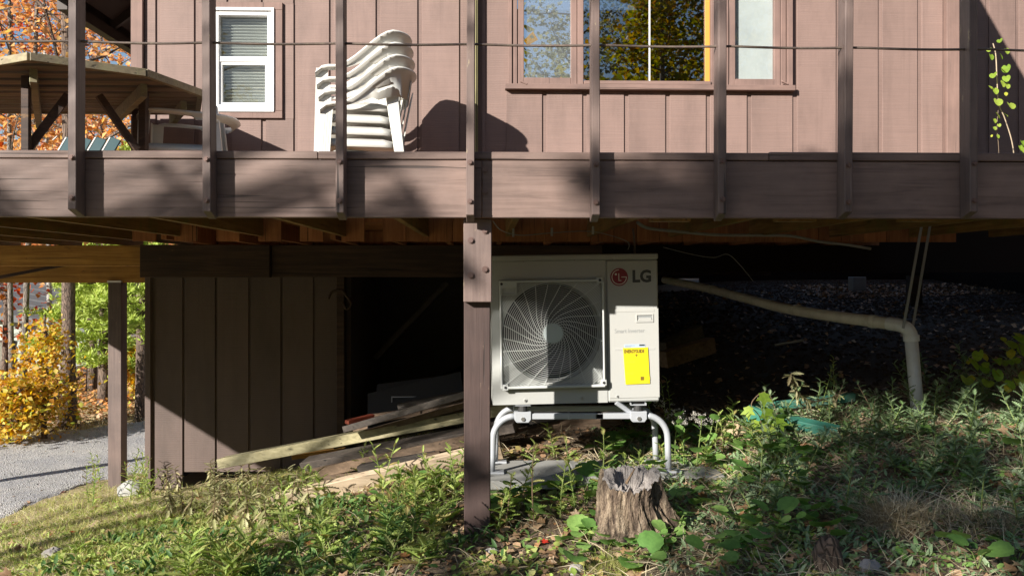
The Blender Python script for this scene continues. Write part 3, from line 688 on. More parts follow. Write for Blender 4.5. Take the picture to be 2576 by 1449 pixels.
# added wall at the back so that the crawl space stays dark, light enters only by its gaps
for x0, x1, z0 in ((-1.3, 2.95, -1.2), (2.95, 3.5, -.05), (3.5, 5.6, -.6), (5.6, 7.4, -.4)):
    MB().box(x0 + .002, x1, 13.95, 14.05, z0, .42).build('blackout_wall', 'crawl_shade', house)
for px, py, wd in ((1645 + 740, 712, .26), (2372, 768, .3)):
    pass
tag(MB().box(PX(2140, 12), PX(2172, 12), 11.9, 12.1, -.22, -.02).build('concrete_block', 'concrete', bevel=.01), 'pale grey concrete block deep in the crawl space', 'concrete block')

# ============================================================= deck
deck = thing('deck', 'brown painted wooden deck with upright rail posts along the house', 'deck', (0, 5.2, zR0))
DX0, DX1 = -5.3, 6.2
segs = [DX0, -2.45, PX(1212, 4), PX(2760, 4), DX1]
for a, b in zip(segs, segs[1:]):
    MB().box(a + .001, b - .001, 4.0, 4.04, zR0, .545).build('rim_board', 'deck_paint_x', deck, bevel=.003)
csegs = [DX0, PX(800, 4), PX(1934, 4), DX1]
for k, (a, b) in enumerate(zip(csegs, csegs[1:])):
    MB().box(a + .001, b - .001, 3.996 - (.004 if k == 2 else 0), 4.05, .549, zR1 + (.004 if k == 2 else 0)).build('curb_board', 'deck_paint_x', deck, bevel=.003)
y = 4.055
while y < WY - .05:
    MB().box(DX0, DX1, y, min(y + .138, WY - .035), .433, zD).build('deck_board', 'under_deck', deck); y += .144
y = WY - .03
while y < 8.9:
    MB().box(DX0, XL - .01, y, y + .138, .433, zD).build('deck_board', 'brown_lumber', deck); y += .144
for k in range(-5, 13):
    x = -1.71 + .615 * k
    yb = 8.7 if x < XL - .05 else WY - .01
    MB().box(x - .019, x + .019, 4.041, yb, .292, .432).build('joist', 'joist_wood', deck, bevel=.002)
    if .3 < x: MB().box(x + .03, x + .22, 4.05, 4.12, .262, .292).build('nailer', 'joist_wood', deck)
# left wing beam and its post
by = 8.55
MB().box(DX0, -2.9, by, by + .09, PZ(711, by), PZ(655, by)).build('wing_beam', 'raw_wood_x', deck, bevel=.004)
MB().box(DX0, -2.9, by - .3, by - .24, .09, .29).build('wing_beam', 'raw_wood_x', deck, bevel=.004)
MB().bar(P(-40, 705, by - .05), P(340, 632, by - .05), .02, .03).build('brace_strip', 'dark_beam', deck)
for px in (300, -330):
    p0 = P(px, 1178, 8.6); x = P(px - 4, 1178, 8.6).x
    pw = MB().box(x - .066, x + .066, 8.53, 8.67, G(x, 8.6) - .1, -.072).build('support_post', 'deck_paint_z', deck, bevel=.004)
    MB().box(x - .07, x + .07, 8.52, 8.68, -.071, -.052).build('post_cap', 'white_vinyl', pw)
# main post under the rim
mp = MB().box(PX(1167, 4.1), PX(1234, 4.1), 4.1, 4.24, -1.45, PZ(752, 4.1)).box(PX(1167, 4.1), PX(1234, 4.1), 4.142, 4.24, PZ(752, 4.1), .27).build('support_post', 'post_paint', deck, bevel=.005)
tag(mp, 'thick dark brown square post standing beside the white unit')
pl = MB().box(PX(1166, 4.05), PX(1237, 4.05), 4.045, 4.139, PZ(760, 4.06), .272).build('bolting_plate', 'deck_paint_z', mp, bevel=.004)
def bolt(p, parent, r=.011):
    return MB().disc((p.x, p.z), r, p.y - .012, p.y, 6).disc((p.x, p.z), r * 1.5, p.y - .004, p.y + .003, 12).build('bolt', 'bolt_paint', parent)
for px, py in ((1185, 605), (1221, 581), (1185, 693), (1221, 678)): bolt(P(px, py, 4.045), mp)
for py in (427, 482): bolt(P(1220, py, 4.0), deck)
# rail posts: 2x4 on edge, each with two bolts
rp = [(178, 527, 400, 500), (517, 532, 403, 506), (852, 535, 408, 506), (1180, 541, 409, 507), (1497, 540, 412, 509), (1815, 538, 403, 500), (2132, 534, 412, 506), (2448, 533, 407, 502)]
rail = []
def rail_post(x, zb, bolts, lean=0):
    M = Matrix.Translation((x, 0, zb)) @ Matrix.Rotation(lean, 4, 'Y') @ Matrix.Translation((-x, 0, -zb))
    m = MB(); y0, y1 = 3.905, 3.994; h = .019
    vs = [(x - h, y0, zb + .0), (x + h, y0, zb), (x + h, y1, zb - .03), (x - h, y1, zb - .03), (x - h, y0, 1.52), (x + h, y0, 1.52), (x + h, y1, 1.52), (x - h, y1, 1.52)]
    m.add(vs, [(0, 1, 2, 3)[::-1], (4, 5, 6, 7), (0, 1, 5, 4), (1, 2, 6, 5), (2, 3, 7, 6), (3, 0, 4, 7)], M)
    o = m.build('rail_post', 'deck_paint_z', deck, bevel=.003)
    for bz in bolts: bolt(Vector((x, y0, bz)), o, .009)
    return o
for i, (px, py, b1, b2) in enumerate(rp):
    q = P(px + 1, py, 3.905); rail_post(q.x + .003, q.z, [PZ(b1, 3.9), PZ(b2, 3.9)], [.002, -.004, -.001, .004, -.002, .001, .006, -.002][i]); rail.append(q.x)
for k in (1, 2, 3): rail_post(rail[0] - .61 * k, .3, [.52, .35]); rail_post(rail[-1] + .61 * k, .3, [.52, .35])
pts = []
xs_ = np.linspace(DX0 + .1, DX1 - .1, 140)
for x in xs_:
    ph = ((x - rail[0]) / .61) % 1; pts.append((x, 3.95, 1.082 - .006 * math.sin(PI * ph) - .01 * (abs(x) / 3) ** 2 + (.0 if x > -1.5 else .012 * (-1.5 - x))))
MB().tube(pts, .0058, 6).build('rail_cable', 'cable_brown', deck, smooth=True)
# side railing posts at the left end of the deck
MB().box(DX0 - .04, DX0 - .001, 4.0, 8.7, .28, .585).build('rim_board', 'deck_paint_x', deck)

# ============================================================= outdoor unit on its stand
UY = 4.77; K = .000958
ul = P(1240, 1019, UY)
unit = thing('outdoor_unit', 'cream heat pump outdoor unit with round fan grille and yellow energy label', 'heat pump', (ul.x, UY, ul.z), (0, math.radians(-.9), math.radians(1.6)))
def ub(name, mb, mat, parent=None, **kw): return link(name, mb.mesh(name), mat, parent or unit, loc=M_of(unit), **kw)
def U(zx, zy): return ((zx - 203) * K, (940 - zy) * K)
UW, UH, UD = .955, .845, .33
cx, cz = U(562, 520); R0 = .284
# front skin: square plate with a round hole
def ring_plate(x0, x1, z0, z1, cx, cz, r, y, n=64, back=None):
    m = MB(); inn = [(cx + r * math.cos(2 * PI * k / n), cz + r * math.sin(2 * PI * k / n)) for k in range(n)]; out = []
    for k in range(n):
        a = 2 * PI * k / n; c, s = math.cos(a), math.sin(a); t = 1e9
        if c > 1e-6: t = min(t, (x1 - cx) / c)
        if c < -1e-6: t = min(t, (x0 - cx) / c)
        if s > 1e-6: t = min(t, (z1 - cz) / s)
        if s < -1e-6: t = min(t, (z0 - cz) / s)
        out.append((cx + c * t, cz + s * t))
    for cxn, czn in ((x0, z0), (x1, z0), (x1, z1), (x0, z1)):
        k = min(range(n), key=lambda i: (out[i][0] - cxn) ** 2 + (out[i][1] - czn) ** 2); out[k] = (cxn, czn)
    vs = [(a, y, b) for a, b in inn] + [(a, y, b) for a, b in out]; fs = [(k, (k + 1) % n, n + (k + 1) % n, n + k) for k in range(n)]
    m.add(vs, fs)
    if back:
        vs = [(a, y, b) for a, b in inn] + [(a * .97 + cx * .03, y + back, b * .97 + cz * .03) for a, b in inn]; m.add(vs, [(k, n + k, n + (k + 1) % n, (k + 1) % n) for k in range(n)])
    return m
sx = .655
fp = ring_plate(.0, sx, .0, UH - .035, cx, cz, R0, 0, back=.13)
fp.box(.0, .012, .001, UD, 0, UH - .035).box(.012, sx, .001, .012, -.0, .012)
ub('front_panel', fp, 'unit_shell')
ub('side_panel', MB().box(sx + .002, UW, 0, UD, 0, UH - .035), 'unit_shell', bevel=.008)
ub('top_lid', MB().box(-.003, UW + .003, -.004, UD + .004, UH - .033, UH), 'unit_shell', bevel=.006)
ub('base_pan', MB().box(.012, sx, .014, UD, .0, .02).box(.012, sx, UD - .01, UD, .02, UH - .04), 'unit_shell')
ub('fan_chamber', MB().prism([(cx + .3 * math.cos(2 * PI * k / 32), cz + .3 * math.sin(2 * PI * k / 32)) for k in range(32)], .2, .215), 'fan_black')
fan = MB()
for b in range(3):
    a0 = b * 2 * PI / 3 + .5; vs = []
    for i in range(7):
        r = .06 + .195 * i / 6
        for j in range(6):
            a = a0 + (j / 5 - .5) * (1.15 + .25 * i / 6) + .25 * i / 6; vs.append((cx + r * math.cos(a), .10 + .045 * (j / 5), cz + r * math.sin(a)))
    fan.add(vs, [(i * 6 + j, i * 6 + j + 1, (i + 1) * 6 + j + 1, (i + 1) * 6 + j) for i in range(6) for j in range(5)])
fan.disc((cx, cz), .07, .08, .17)
ub('fan', fan, 'fan_black')
# grille: frame, rings, swirling spokes
gx0, gz1 = U(250, 207); gx1, gz0 = U(867, 842); GY = -.042
gf = MB(); t = .011
for x0, x1, z0, z1 in ((gx0, gx1, gz1 - t, gz1), (gx0, gx1, gz0, gz0 + t + .004), (gx0, gx0 + t, gz0 + t, gz1 - t), (gx1 - t, gx1, gz0 + t, gz1 - t)): gf.box(x0, x1, GY - .004, -.002, z0, z1)
for (zx, zy) in ((843, 212), (277, 832), (858, 816)):
    x, z = U(zx, zy); gf.box(x - .017, x + .017, GY - .003, GY + .01, z - .017, z + .017)
grf = ub('grille_frame', gf, 'grille_plastic', bevel=.003)
gr = MB()
def clip_in(x, z): return gx0 + t < x < gx1 - t and gz0 + t < z < gz1 - t and not (x < U(353, 0)[0] and z > U(0, 292)[1])
rad = .062; 
while rad < .42:
    n = 96; run = []
    for k in range(n + 1):
        a = 2 * PI * k / n; x, z = cx + rad * math.cos(a), cz + rad * math.sin(a)
        if clip_in(x, z): run.append((x, GY + .006 * (rad / .3), z))
        else:
            if len(run) > 1: gr.tube(run, .0019, 4, False)
            run = []
    if len(run) > 1: gr.tube(run, .0019, 4, False)
    rad += .0112
for k in range(24):
    a0 = 2 * PI * k / 24; run = []
    for i in range(24):
        r = .054 + (.43 - .054) * i / 23; a = a0 - 1.05 * (1 - (r - .054) / .3) * abs(1 - (r - .054) / .4) ** .6 if r < .35 else a0 - 0
        a = a0 + 1.25 * math.exp(-(r - .054) / .085)
        x, z = cx + r * math.cos(a), cz + r * math.sin(a)
        if clip_in(x, z): run.append((x, GY - .003, z))
    if len(run) > 1: gr.tube(run, .0026, 4, False)
ub('grille_wires', gr, 'grille_plastic', grf)
ub('hub_disc', MB().disc((cx, cz), .0565, GY - .008, GY + .008, 40), 'hub_grey', grf, bevel=.002)
hx0, hz1 = U(258, 213); hx1, hz0 = U(353, 292)
ub('grille_handle', frame_mb(hx0, hx1, hz0, hz1 - .03, .006, GY - .003, -.002).box(hx0, hx1, GY - .003, GY + .004, hz1 - .03, hz1).box(hx0, hx1, GY + .02, GY + .024, hz0, hz1 - .03), 'grille_plastic', grf, bevel=.001)
def screw(zx, zy, y, r=.007, mat='screw_metal', parent=None):
    x, z = U(zx, zy); ub('screw', MB().disc((x, z), r, y - .004, y + .001, 16), mat, parent, bevel=.001)
for zx, zy in ((263, 226), (843, 212), (277, 832), (858, 816)): screw(zx, zy, GY - .004, .0075, 'fan_black', grf)
for zx, zy in ((395, 97), (700, 92), (928, 90)): screw(zx, zy, -.006, .005)
for zx, zy in ((395, 916), (735, 911), (945, 905)):
    screw(zx, zy, -.001, .011, 'unit_shell'); screw(zx, zy, -.005, .006)
x0, z0 = U(899, 915); x1, z1 = U(1200, 386)
hx0, hz0 = U(1063, 468); hx1, hz1 = U(1168, 418)
sp = MB()
for a, b, c, d in ((x0, hx0, z0, z1), (hx1, x1 - .002, z0, z1), (hx0, hx1, z0, hz0), (hx0, hx1, hz1, z1)): sp.box(a, b, -.004, .0, c, d)
sv = ub('service_panel', sp, 'unit_panel')
for zy in (398, 625):
    a, b = U(932, zy + 7); c, d = U(1175, zy - 7); ub('embossed_strip', MB().box(a, c, -.0055, -.003, b, d), 'unit_panel', sv, bevel=.0012)
ub('panel_handle', frame_mb(hx0, hx1, hz0, hz1, .007, -.009, -.003).prism([(hx0 + .007, hz0 + .007), (hx1 - .007, hz0 + .007), (hx1 - .014, hz0 + .026), (hx0 + .022, hz0 + .026)], -.008, -.0035), 'unit_panel', sv, bevel=.001)
ub('handle_recess', MB().box(hx0 + .007, hx1 - .007, -.0030, -.0022, hz0 + .007, hz1 - .007), 'print_grey', sv)
# emblem
lx, lz = U(966, 196)
emb = ub('emblem', MB().disc((lx, lz), .0510, -.0035, -.001, 48), 'logo_red')
def arc(c, r, a0, a1, w_, y0, y1, n=40):
    m = MB(); vs = []; fs = []
    for k in range(n + 1):
        a = math.radians(a0 + (a1 - a0) * k / n)
        for rr_ in (r - w_ / 2, r + w_ / 2): vs += [(c[0] + rr_ * math.cos(a), y0, c[1] + rr_ * math.sin(a))]
    m.add(vs, [(2 * k, 2 * k + 1, 2 * k + 3, 2 * k + 2) for k in range(n)]); return m
am = arc((lx, lz), .0415, 90, 360, .0042, -.0045, 0)
am.prism([(lx + .013, lz - .0022), (lx + .0436, lz - .0022), (lx + .0436, lz + .002), (lx + .013, lz + .002)], -.0048, -.0036)
am.prism([(lx - .004, lz - .022), (lx + .012, lz - .022), (lx + .012, lz - .018), (lx - .0, lz - .018), (lx - .0, lz + .021), (lx - .004, lz + .021)], -.0048, -.0036)
am.disc((lx - .019, lz + .016), .0062, -.0048, -.0036, 20)
ub('emblem_mark', am, 'print_white', emb)
def text(name, s, x, y, z, size, mat, parent, bold=0, sx=1, sh=0, ext=.0004, align='LEFT'):
    c = bpy.data.curves.new(name, 'FONT'); c.body = s; c.size = size; c.extrude = ext; c.offset = bold; c.align_x = align; c.resolution_u = 3
    o = bpy.data.objects.new('tmp_text', c); COL.objects.link(o); bpy.context.view_layer.update()
    me = bpy.data.meshes.new_from_object(o.evaluated_get(bpy.context.evaluated_depsgraph_get()))
    bpy.data.objects.remove(o)
    me.transform(Matrix.Translation((x, y, z)) @ Matrix.Rotation(PI / 2, 4, 'X') @ Matrix.Scale(sx, 4, (1, 0, 0)))
    return link(name, me, mat, parent, loc=M_of(unit))
x, z = U(1043, 226); text('lettering', 'LG', x, -.0022, z, .094, 'print_dark', unit, .0036, .98)
x, z = U(933, 528); text('lettering', 'Smart Inverter', x, -.0048, z, .0335, 'print_grey', sv, 0, .87)
# stickers
lf, lb = U(981, 836); rt, tp_ = U(1137, 616)
yl = ub('energy_label', MB().prism([(lf + .012, lb + .002), (rt + .002, lb + .004), (rt - .006, tp_), (lf, tp_ - .001)], -.0105, -.0100), 'label_yellow', sv)
by_ = -.0113
text('lettering', 'ENERGYGUIDE', lf + .006, by_, tp_ - .030, .0265, 'print_brown', yl, .0013, .655)
ax = lf + .076
ub('arrow', MB().prism([(ax - .0022, tp_ - .036), (ax - .0022, tp_ - .043), (ax - .010, tp_ - .040), (ax, tp_ - .052), (ax + .010, tp_ - .040), (ax + .0022, tp_ - .043), (ax + .0022, tp_ - .036)], by_ - .0004, by_), 'print_brown', yl)
text('lettering', '16.5-20.0', lf + .013, by_, tp_ - .088, .0175, 'print_faint', yl, .0003, .8)
text('lettering', '8.5-9.5', lf + .02, by_, tp_ - .155, .0175, 'print_faint', yl, .0003, .8)
fl = MB()
for k, (a, b, w_) in enumerate(((.012, .048, .028), (.1, .052, .04), (.013, .068, .055), (.018, .102, .05), (.018, .138, .055), (.022, .17, .05), (.1, .11, .042), (.1, .118, .042), (.1, .126, .042), (.1, .134, .04))):
    fl.box(lf + a, lf + a + w_, by_ - .0003, by_, tp_ - b - .0012, tp_ - b)
ub('fine_print', fl, 'print_faint', yl)
ub('rating_mark', MB().box(lf + .098, lf + .118, by_ - .0003, by_, tp_ - .187, tp_ - .166), 'print_brown', yl)
ub('rating_mark', frame_mb(lf + .121, lf + .152, tp_ - .187, tp_ - .165, .0012, by_ - .0003, by_), 'print_faint', yl)
a, b = U(1078, 828); ub('barcode', MB().box(a, a + .05, by_ - .0003, by_, b, b + .007), 'print_faint', yl)
a, b = U(990, 618); c, d = U(1115, 597); st = ub('serial_sticker', MB().box(a, c, -.0062, -.0056, b, d), 'sticker_blue', sv)
e, f = U(1080, 608); ub('barcode', MB().box(e, e + .031, -.0066, -.0062, f, f + .009), 'print_dark', st)
fl = MB()
for k in range(2): fl.box(a + .004, a + .06 - .02 * k, -.0066, -.0062, d - .009 - .006 * k, d - .006 - .006 * k)
ub('fine_print', fl, 'print_grey', st)
# ---- stand
s0 = P(1240, 1200, 4.8)
stand = thing('unit_stand', 'grey tubular metal stand with curved legs under the outdoor unit', 'stand', (ul.x + .47, 4.95, -1.17))
SYF, SYB = UY + .03, UY + .30
def SP(px, py, Yd=SYF): return P(px, py, Yd)
zb = SP(1400, 1046).z
xa, xb = SP(1315, 0).x, SP(1605, 0).x
cross = MB().box(xa + .05, xb - .2, SYF - .02, SYF + .02, zb - .016, zb + .016).box(xa + .2, xb - .1, SYF - .012, SYF + .012, zb - .011, zb + .011).box(xb - .245, xb - .04, SYF - .02, SYF + .02, zb - .016, zb + .016)
cross.box(xa + .256, xa + .275, SYF - .022, SYF + .022, zb - .018, zb + .018)
cross = cross.build('cross_bar', 'stand_metal', stand, bevel=.003)
bb = MB().box(xa + .03, xb - .03, SYB - .018, SYB + .018, zb - .016, zb + .016).build('cross_bar', 'stand_metal', stand, bevel=.003)
for x in (xa, xb):
    MB().box(x - .018, x + .018, SYF + .03, SYB - .03, zb + .0, zb + .03).build('side_bar', 'stand_metal', stand, bevel=.003)
    for y in (SYF, SYB):
        MB().prism([(x - .048, zb + .028), (x + .048, zb + .028), (x + .048, zb - .016), (x + .034, zb - .034), (x - .034, zb - .034), (x - .048, zb - .018)], y - .03, y + .03).build('corner_block', 'stand_metal', stand, bevel=.004)
        MB().disc((x, zb - .012), .012, y - .038, y - .03, 6).build('bolt', 'screw_metal', stand)
        MB().tube([(x, y, zb + .029), (x, y, zb + .060)], [.028, .022], 16).build('rubber_mount', 'rubber', stand)
        cz_ = ul.z + (x - ul.x) * .0157
        ch = MB().box(x - .045, x + .045, y - .02, y + .02, zb + .061, zb + .065).box(x - .045, x - .041, y - .02, y + .02, zb + .065, cz_ - .006).box(x + .041, x + .045, y - .02, y + .02, zb + .065, cz_ - .006)
        ch.build('mounting_channel', 'stand_metal', stand)
    s = -1 if x == xa else 1
    for y, dx, zf in ((SYF, .0, -1.10 if s < 0 else -1.12), (SYB, -.02 if s < 0 else -.02, -1.09)):
        pts = [(x + s * (.045), y, zb)]
        for k in range(1, 9):
            a = PI / 2 * k / 8; pts.append((x + s * (.045 + (.125 + dx) * math.sin(a)), y, zb - .13 * (1 - math.cos(a))))
        xl = pts[-1][0]; gz = -1.125
        pts += [(xl + s * .003, y, (zb - .13 + gz) / 2), (xl + s * .006, y, gz + .01)]
        MB().tube(pts, .0185, 10).build('leg', 'stand_metal', stand, smooth=True)
        MB().box(xl + s * .006 - .07, xl + s * .006 + .07, y - .03, y + .05, gz, gz + .012).build('foot_plate', 'stand_metal', stand, bevel=.002)
MB().tube([SP(1550, 1012), SP(1590, 1040, SYF + .02)], .014, 8).build('brace', 'stand_metal', stand)
# ---- slabs the stand stands on
def slab(x0, x1, y0, y1, z, th, lab, mat='concrete', tilt=0, rz=0):
    M = Matrix.Translation(((x0 + x1) / 2, (y0 + y1) / 2, z)) @ Matrix.Rotation(rz, 4, 'Z') @ Matrix.Rotation(tilt, 4, 'Y')
    hx, hy = (x1 - x0) / 2, (y1 - y0) / 2
    return tag(MB().box(-hx, hx, -hy, hy, -th, 0, M).build('stone_slab', mat, bevel=.006), lab, 'slab')
slab(-.02, .47, 4.62, 5.14, -1.126, .05, 'long grey concrete slab under the left feet of the unit stand')
slab(.48, 1.32, 4.70, 5.14, -1.126, .05, 'grey concrete slab under the right feet of the unit stand', rz=.02)

# ============================================================= plastic chairs
def chair_part_band(fr_h, back_h, back=True):
    """arm-and-back band round a U-shaped plan; the chair faces -X, origin on the floor"""
    n = 36; V = []; Fs = []
    for i in range(n + 1):
        t = i / n * 2 - 1; s = abs(t)
        if s > .42:
            u = (s - .42) / .58; x = .13 - u * .42; yy = .265 - .012 * u
        else:
            a = s / .42 * PI / 2; x = .13 + .16 * math.cos(a) - .0; yy = .265 * math.sin(a) ** .8
        y = math.copysign(yy, t)
        u = max(0, min(1, (s - .3) / .55)); e = u * u * (3 - 2 * u)
        zt = back_h * (1 - e) + fr_h * e
        if s > .9: zt -= .05 * ((s - .9) / .1) ** 2
        hgt = (.19 if back else .05) * (1 - e) + .055 * e
        ol = .035
        for dz, o in ((0, ol), (-.012, ol + .006), (-.03, .012), (-hgt, -.012), (-hgt, -.02), (-.03, .0), (-.006, .02)):
            nx_, ny_ = (math.cos(s / .42 * PI / 2), math.sin(s / .42 * PI / 2)) if s <= .42 else (0, 1)
            V.append((x + nx_ * o, y + math.copysign(ny_ * o, t), zt + dz + (.03 if dz == -hgt and s > .5 else 0)))
    k = 7
    for i in range(n):
        for j in range(k): Fs.append((i * k + j, i * k + (j + 1) % k, (i + 1) * k + (j + 1) % k, (i + 1) * k + j))
    m = MB(); m.v = V; m.f = Fs + [tuple(range(k)), tuple(n * k + j for j in range(k))[::-1]]; return m
def leg_mb(x0, y0, z0, x1, y1, w_top, w_bot, face):
    """angle-section leg tapering towards the floor"""
    m = MB(); sx_ = -1 if x0 < 0 else 1; sy_ = -1 if y0 < 0 else 1; t_ = .006
    def L(cx_, cy_, w_): return [(cx_, cy_), (cx_ - sx_ * w_, cy_), (cx_ - sx_ * w_, cy_ - sy_ * t_), (cx_ - sx_ * t_, cy_ - sy_ * t_), (cx_ - sx_ * t_, cy_ - sy_ * w_), (cx_, cy_ - sy_ * w_)]
    a, b = L(x0, y0, w_top), L(x1, y1, w_bot); vs = [(p[0], p[1], z0) for p in a] + [(p[0], p[1], 0) for p in b]
    m.add(vs, [(i, (i + 1) % 6, 6 + (i + 1) % 6, 6 + i) for i in range(6)] + [tuple(range(6)), tuple(range(6, 12))[::-1]]); return m
def seat_mb():
    m = MB(); n = 8; V = []
    for i in range(n + 1):
        for j in range(n + 1):
            u, v = i / n, j / n; x = -.24 + .46 * u; y = (-.21 + .42 * v) * (1 - .08 * u)
            V.append((x, y, .40 - .02 * math.sin(PI * v) * (.4 + .6 * u) - .03 * u + (-.03 if i == 0 else 0)))
    F_ = [(i * (n + 1) + j, i * (n + 1) + j + 1, (i + 1) * (n + 1) + j + 1, (i + 1) * (n + 1) + j) for i in range(n) for j in range(n)]
    m.add(V, F_)
    # rounded apron hanging from both sides and the rear
    ap = [(-.25, -.21), (-.1, -.222), (.1, -.215), (.215, -.19), (.235, 0), (.215, .19), (.1, .215), (-.1, .222), (-.25, .21)]
    vs = []
    for x, y in ap: vs += [(x, y, .40 - .02 * (x > .1)), (x * 1.02, y * 1.04, .35), (x * 1.0, y * 1.0, .345)]
    m.add(vs, [(3 * i + a, 3 * i + b, 3 * i + 3 + b, 3 * i + 3 + a) for i in range(len(ap) - 1) for a, b in ((0, 1), (1, 2), (2, 0))])
    return m
def make_chair(loc, rz, label, high=True, group=None):
    t = thing('plastic_chair', label, 'chair', loc, (0, 0, rz), group)
    fh = .62
    def pp(name, mb, **k): return link(name, mb.mesh(name), 'white_plastic', t, loc=M_of(t), smooth=k.get('smooth', False))
    bd = pp('backrest' if high else 'armrest', chair_part_band(fh, .86 if high else .60, high), smooth=True)
    pp('seat', seat_mb(), smooth=True)
    for sy_ in (-1, 1):
        pp('leg', leg_mb(-.285, sy_ * .262, fh - .02, -.30, sy_ * .285, .075, .05, 0))
        pp('leg', leg_mb(.20, sy_ * .235, fh + .04, .27, sy_ * .275, .08, .05, 0))
    if high:
        for k in range(5):
            y = -.12 + .06 * k; m = MB()
            m.add([(.225, y - .02, .37), (.225, y + .02, .37), (.293, y * 1.1 + .02, .72), (.293, y * 1.1 - .02, .72), (.232, y - .02, .37), (.232, y + .02, .37), (.300, y * 1.1 + .02, .72), (.300, y * 1.1 - .02, .72)],
                  [(0, 1, 2, 3), (4, 5, 6, 7)[::-1], (0, 4, 7, 3), (1, 2, 6, 5)]); pp('back_slat', m)
    return t
def copy_tree(o, parent=None):
    c = o.copy(); COL.objects.link(c)
    if parent: c.parent = parent
    for ch in list(o.children): copy_tree(ch, c)
    return c
cxp = P(922, 300, 5.62); crz = math.radians(9)
base = make_chair((cxp.x, 5.62, zD), crz, 'white plastic armchair at the bottom of the stack of four by the wall', group='white plastic chairs in the stack')
nm = ['second lowest white plastic armchair in the stack by the wall', 'second highest white plastic armchair in the stack by the wall', 'topmost white plastic armchair in the stack by the wall']
for k in range(3):
    c = copy_tree(base); c.location = (cxp.x - .010 * (k + 1), 5.62, zD + .077 * (k + 1)); c['label'] = nm[k]
lp = P(470, 330, 5.88)
make_chair((lp.x + .03, 5.86, zD), math.radians(12), 'low backed white plastic chair standing alone beneath the small window', False)
# ---- small adirondack-style chair, only its slats show
ap = P(128, 340, 6.9)
ad = thing('garden_chair', 'dark teal slatted garden chair with white edges beneath the wooden table', 'chair', (ap.x, 6.9, zD))
for k in range(4):
    x = ap.x - .13 + .12 * k
    M = Matrix.Translation((x, 6.9, zD + .12)) @ Matrix.Rotation(math.radians(20), 4, 'Y') @ Matrix.Rotation(math.radians(-20), 4, 'X')
    s = MB().box(-.042, .042, -.01, .01, 0, .62, M).build('back_slat', 'teal_slat', ad, bevel=.004)
    MB().box(-.052, -.043, -.012, .012, 0, .61, M).build('slat_edge', 'white_plastic', s)
MB().box(ap.x - .2, ap.x + .25, 6.45, 6.88, zD + .16, zD + .185).build('seat', 'teal_slat', ad, bevel=.003)
for sx_ in (-.2, .25):
    for y in (6.48, 6.85): MB().box(ap.x + sx_ - .03, ap.x + sx_ + .03, y - .02, y + .02, zD, zD + .16).build('leg', 'teal_slat', ad)

# ============================================================= wooden table seen from below
TZ = 1.18
def onT(px, py):
    r = ray(px, py); t = TZ / r.z; return (r.x * t, r.y * t)
poly = [onT(0, 166), onT(75, 153), onT(365, 193), onT(503, 242), (P(497, 300, 6.24).x, 6.24), (-4.3, 6.22), (-4.5, 5.2)]
tab = thing('wooden_table', 'weathered grey slatted wooden table seen from below on the deck', 'table', (-3.2, 5.5, zD))
def clip_row(poly, y0, y1):
    def half(pl, yc, keep_above):
        out = []
        for i in range(len(pl)):
            a, b = pl[i], pl[(i + 1) % len(pl)]; ia = (a[1] >= yc) == keep_above; ib = (b[1] >= yc) == keep_above
            if ia: out.append(a)
            if ia != ib: tt = (yc - a[1]) / (b[1] - a[1]); out.append((a[0] + (b[0] - a[0]) * tt, yc))
        return out
    q = half(poly, y0, True)
    return half(q, y1, False) if len(q) > 2 else []
inner = [(x * .985 + -.045, y * .985 + .085) for x, y in poly]
y = 4.72
while y < 6.2:
    q = clip_row(inner, y, y + .070)
    if len(q) > 2: MB().prismz(q, TZ + .006 - .010 * ((int(y * 50) * 7) % 3 == 0), TZ + .036).build('slat', 'table_wood', tab, bevel=.002)
    y += .089
for i in range(len(poly)):
    a, b = Vector((*poly[i], TZ + .02)), Vector((*poly[(i + 1) % len(poly)], TZ + .02))
    MB().bar(a, b, .035, .045).build('edge_board', 'table_edge', tab, bevel=.002)
def tbar(p, q, w_, h, mat, name): MB().bar(p, q, w_, h).build(name, mat, tab, bevel=.003)
c1, c2 = Vector((*onT(362, 212), TZ - .04)), Vector((*onT(318, 297), TZ - .04)); c2.y = min(c2.y, 6.2)
tbar(c1, c2, .04, .085, 'table_edge', 'cleat')
c1, c2 = Vector((*onT(462, 256), TZ - .035)), Vector((*onT(432, 292), TZ - .035)); tbar(c1, c2, .04, .08, 'table_edge', 'cleat')
c1, c2 = Vector((*onT(84, 172), TZ - .04)), Vector((*onT(98, 296), TZ - .04)); tbar(c1, c2, .04, .085, 'table_edge', 'cleat')
def TP(px, py, Yd): return P(px, py, Yd)
tbar(TP(66, 192, 5.0), Vector((TP(66, 192, 5.0).x, 5.0, zD)), .045, .035, 'dark_beam', 'leg')
tbar(TP(362, 215, 5.5), Vector((TP(352, 215, 5.5).x, 5.55, zD)), .045, .06, 'dark_beam', 'leg')
tbar(TP(343, 270, 6.1), Vector((TP(350, 215, 6.1).x, 6.1, zD)), .04, .07, 'dark_beam', 'leg')
tbar(TP(248, 240, 5.3), TP(345, 378, 5.45), .04, .042, 'dark_beam', 'brace')
tbar(TP(172, 240, 5.15), TP(72, 372, 5.05), .04, .05, 'dark_beam', 'brace')

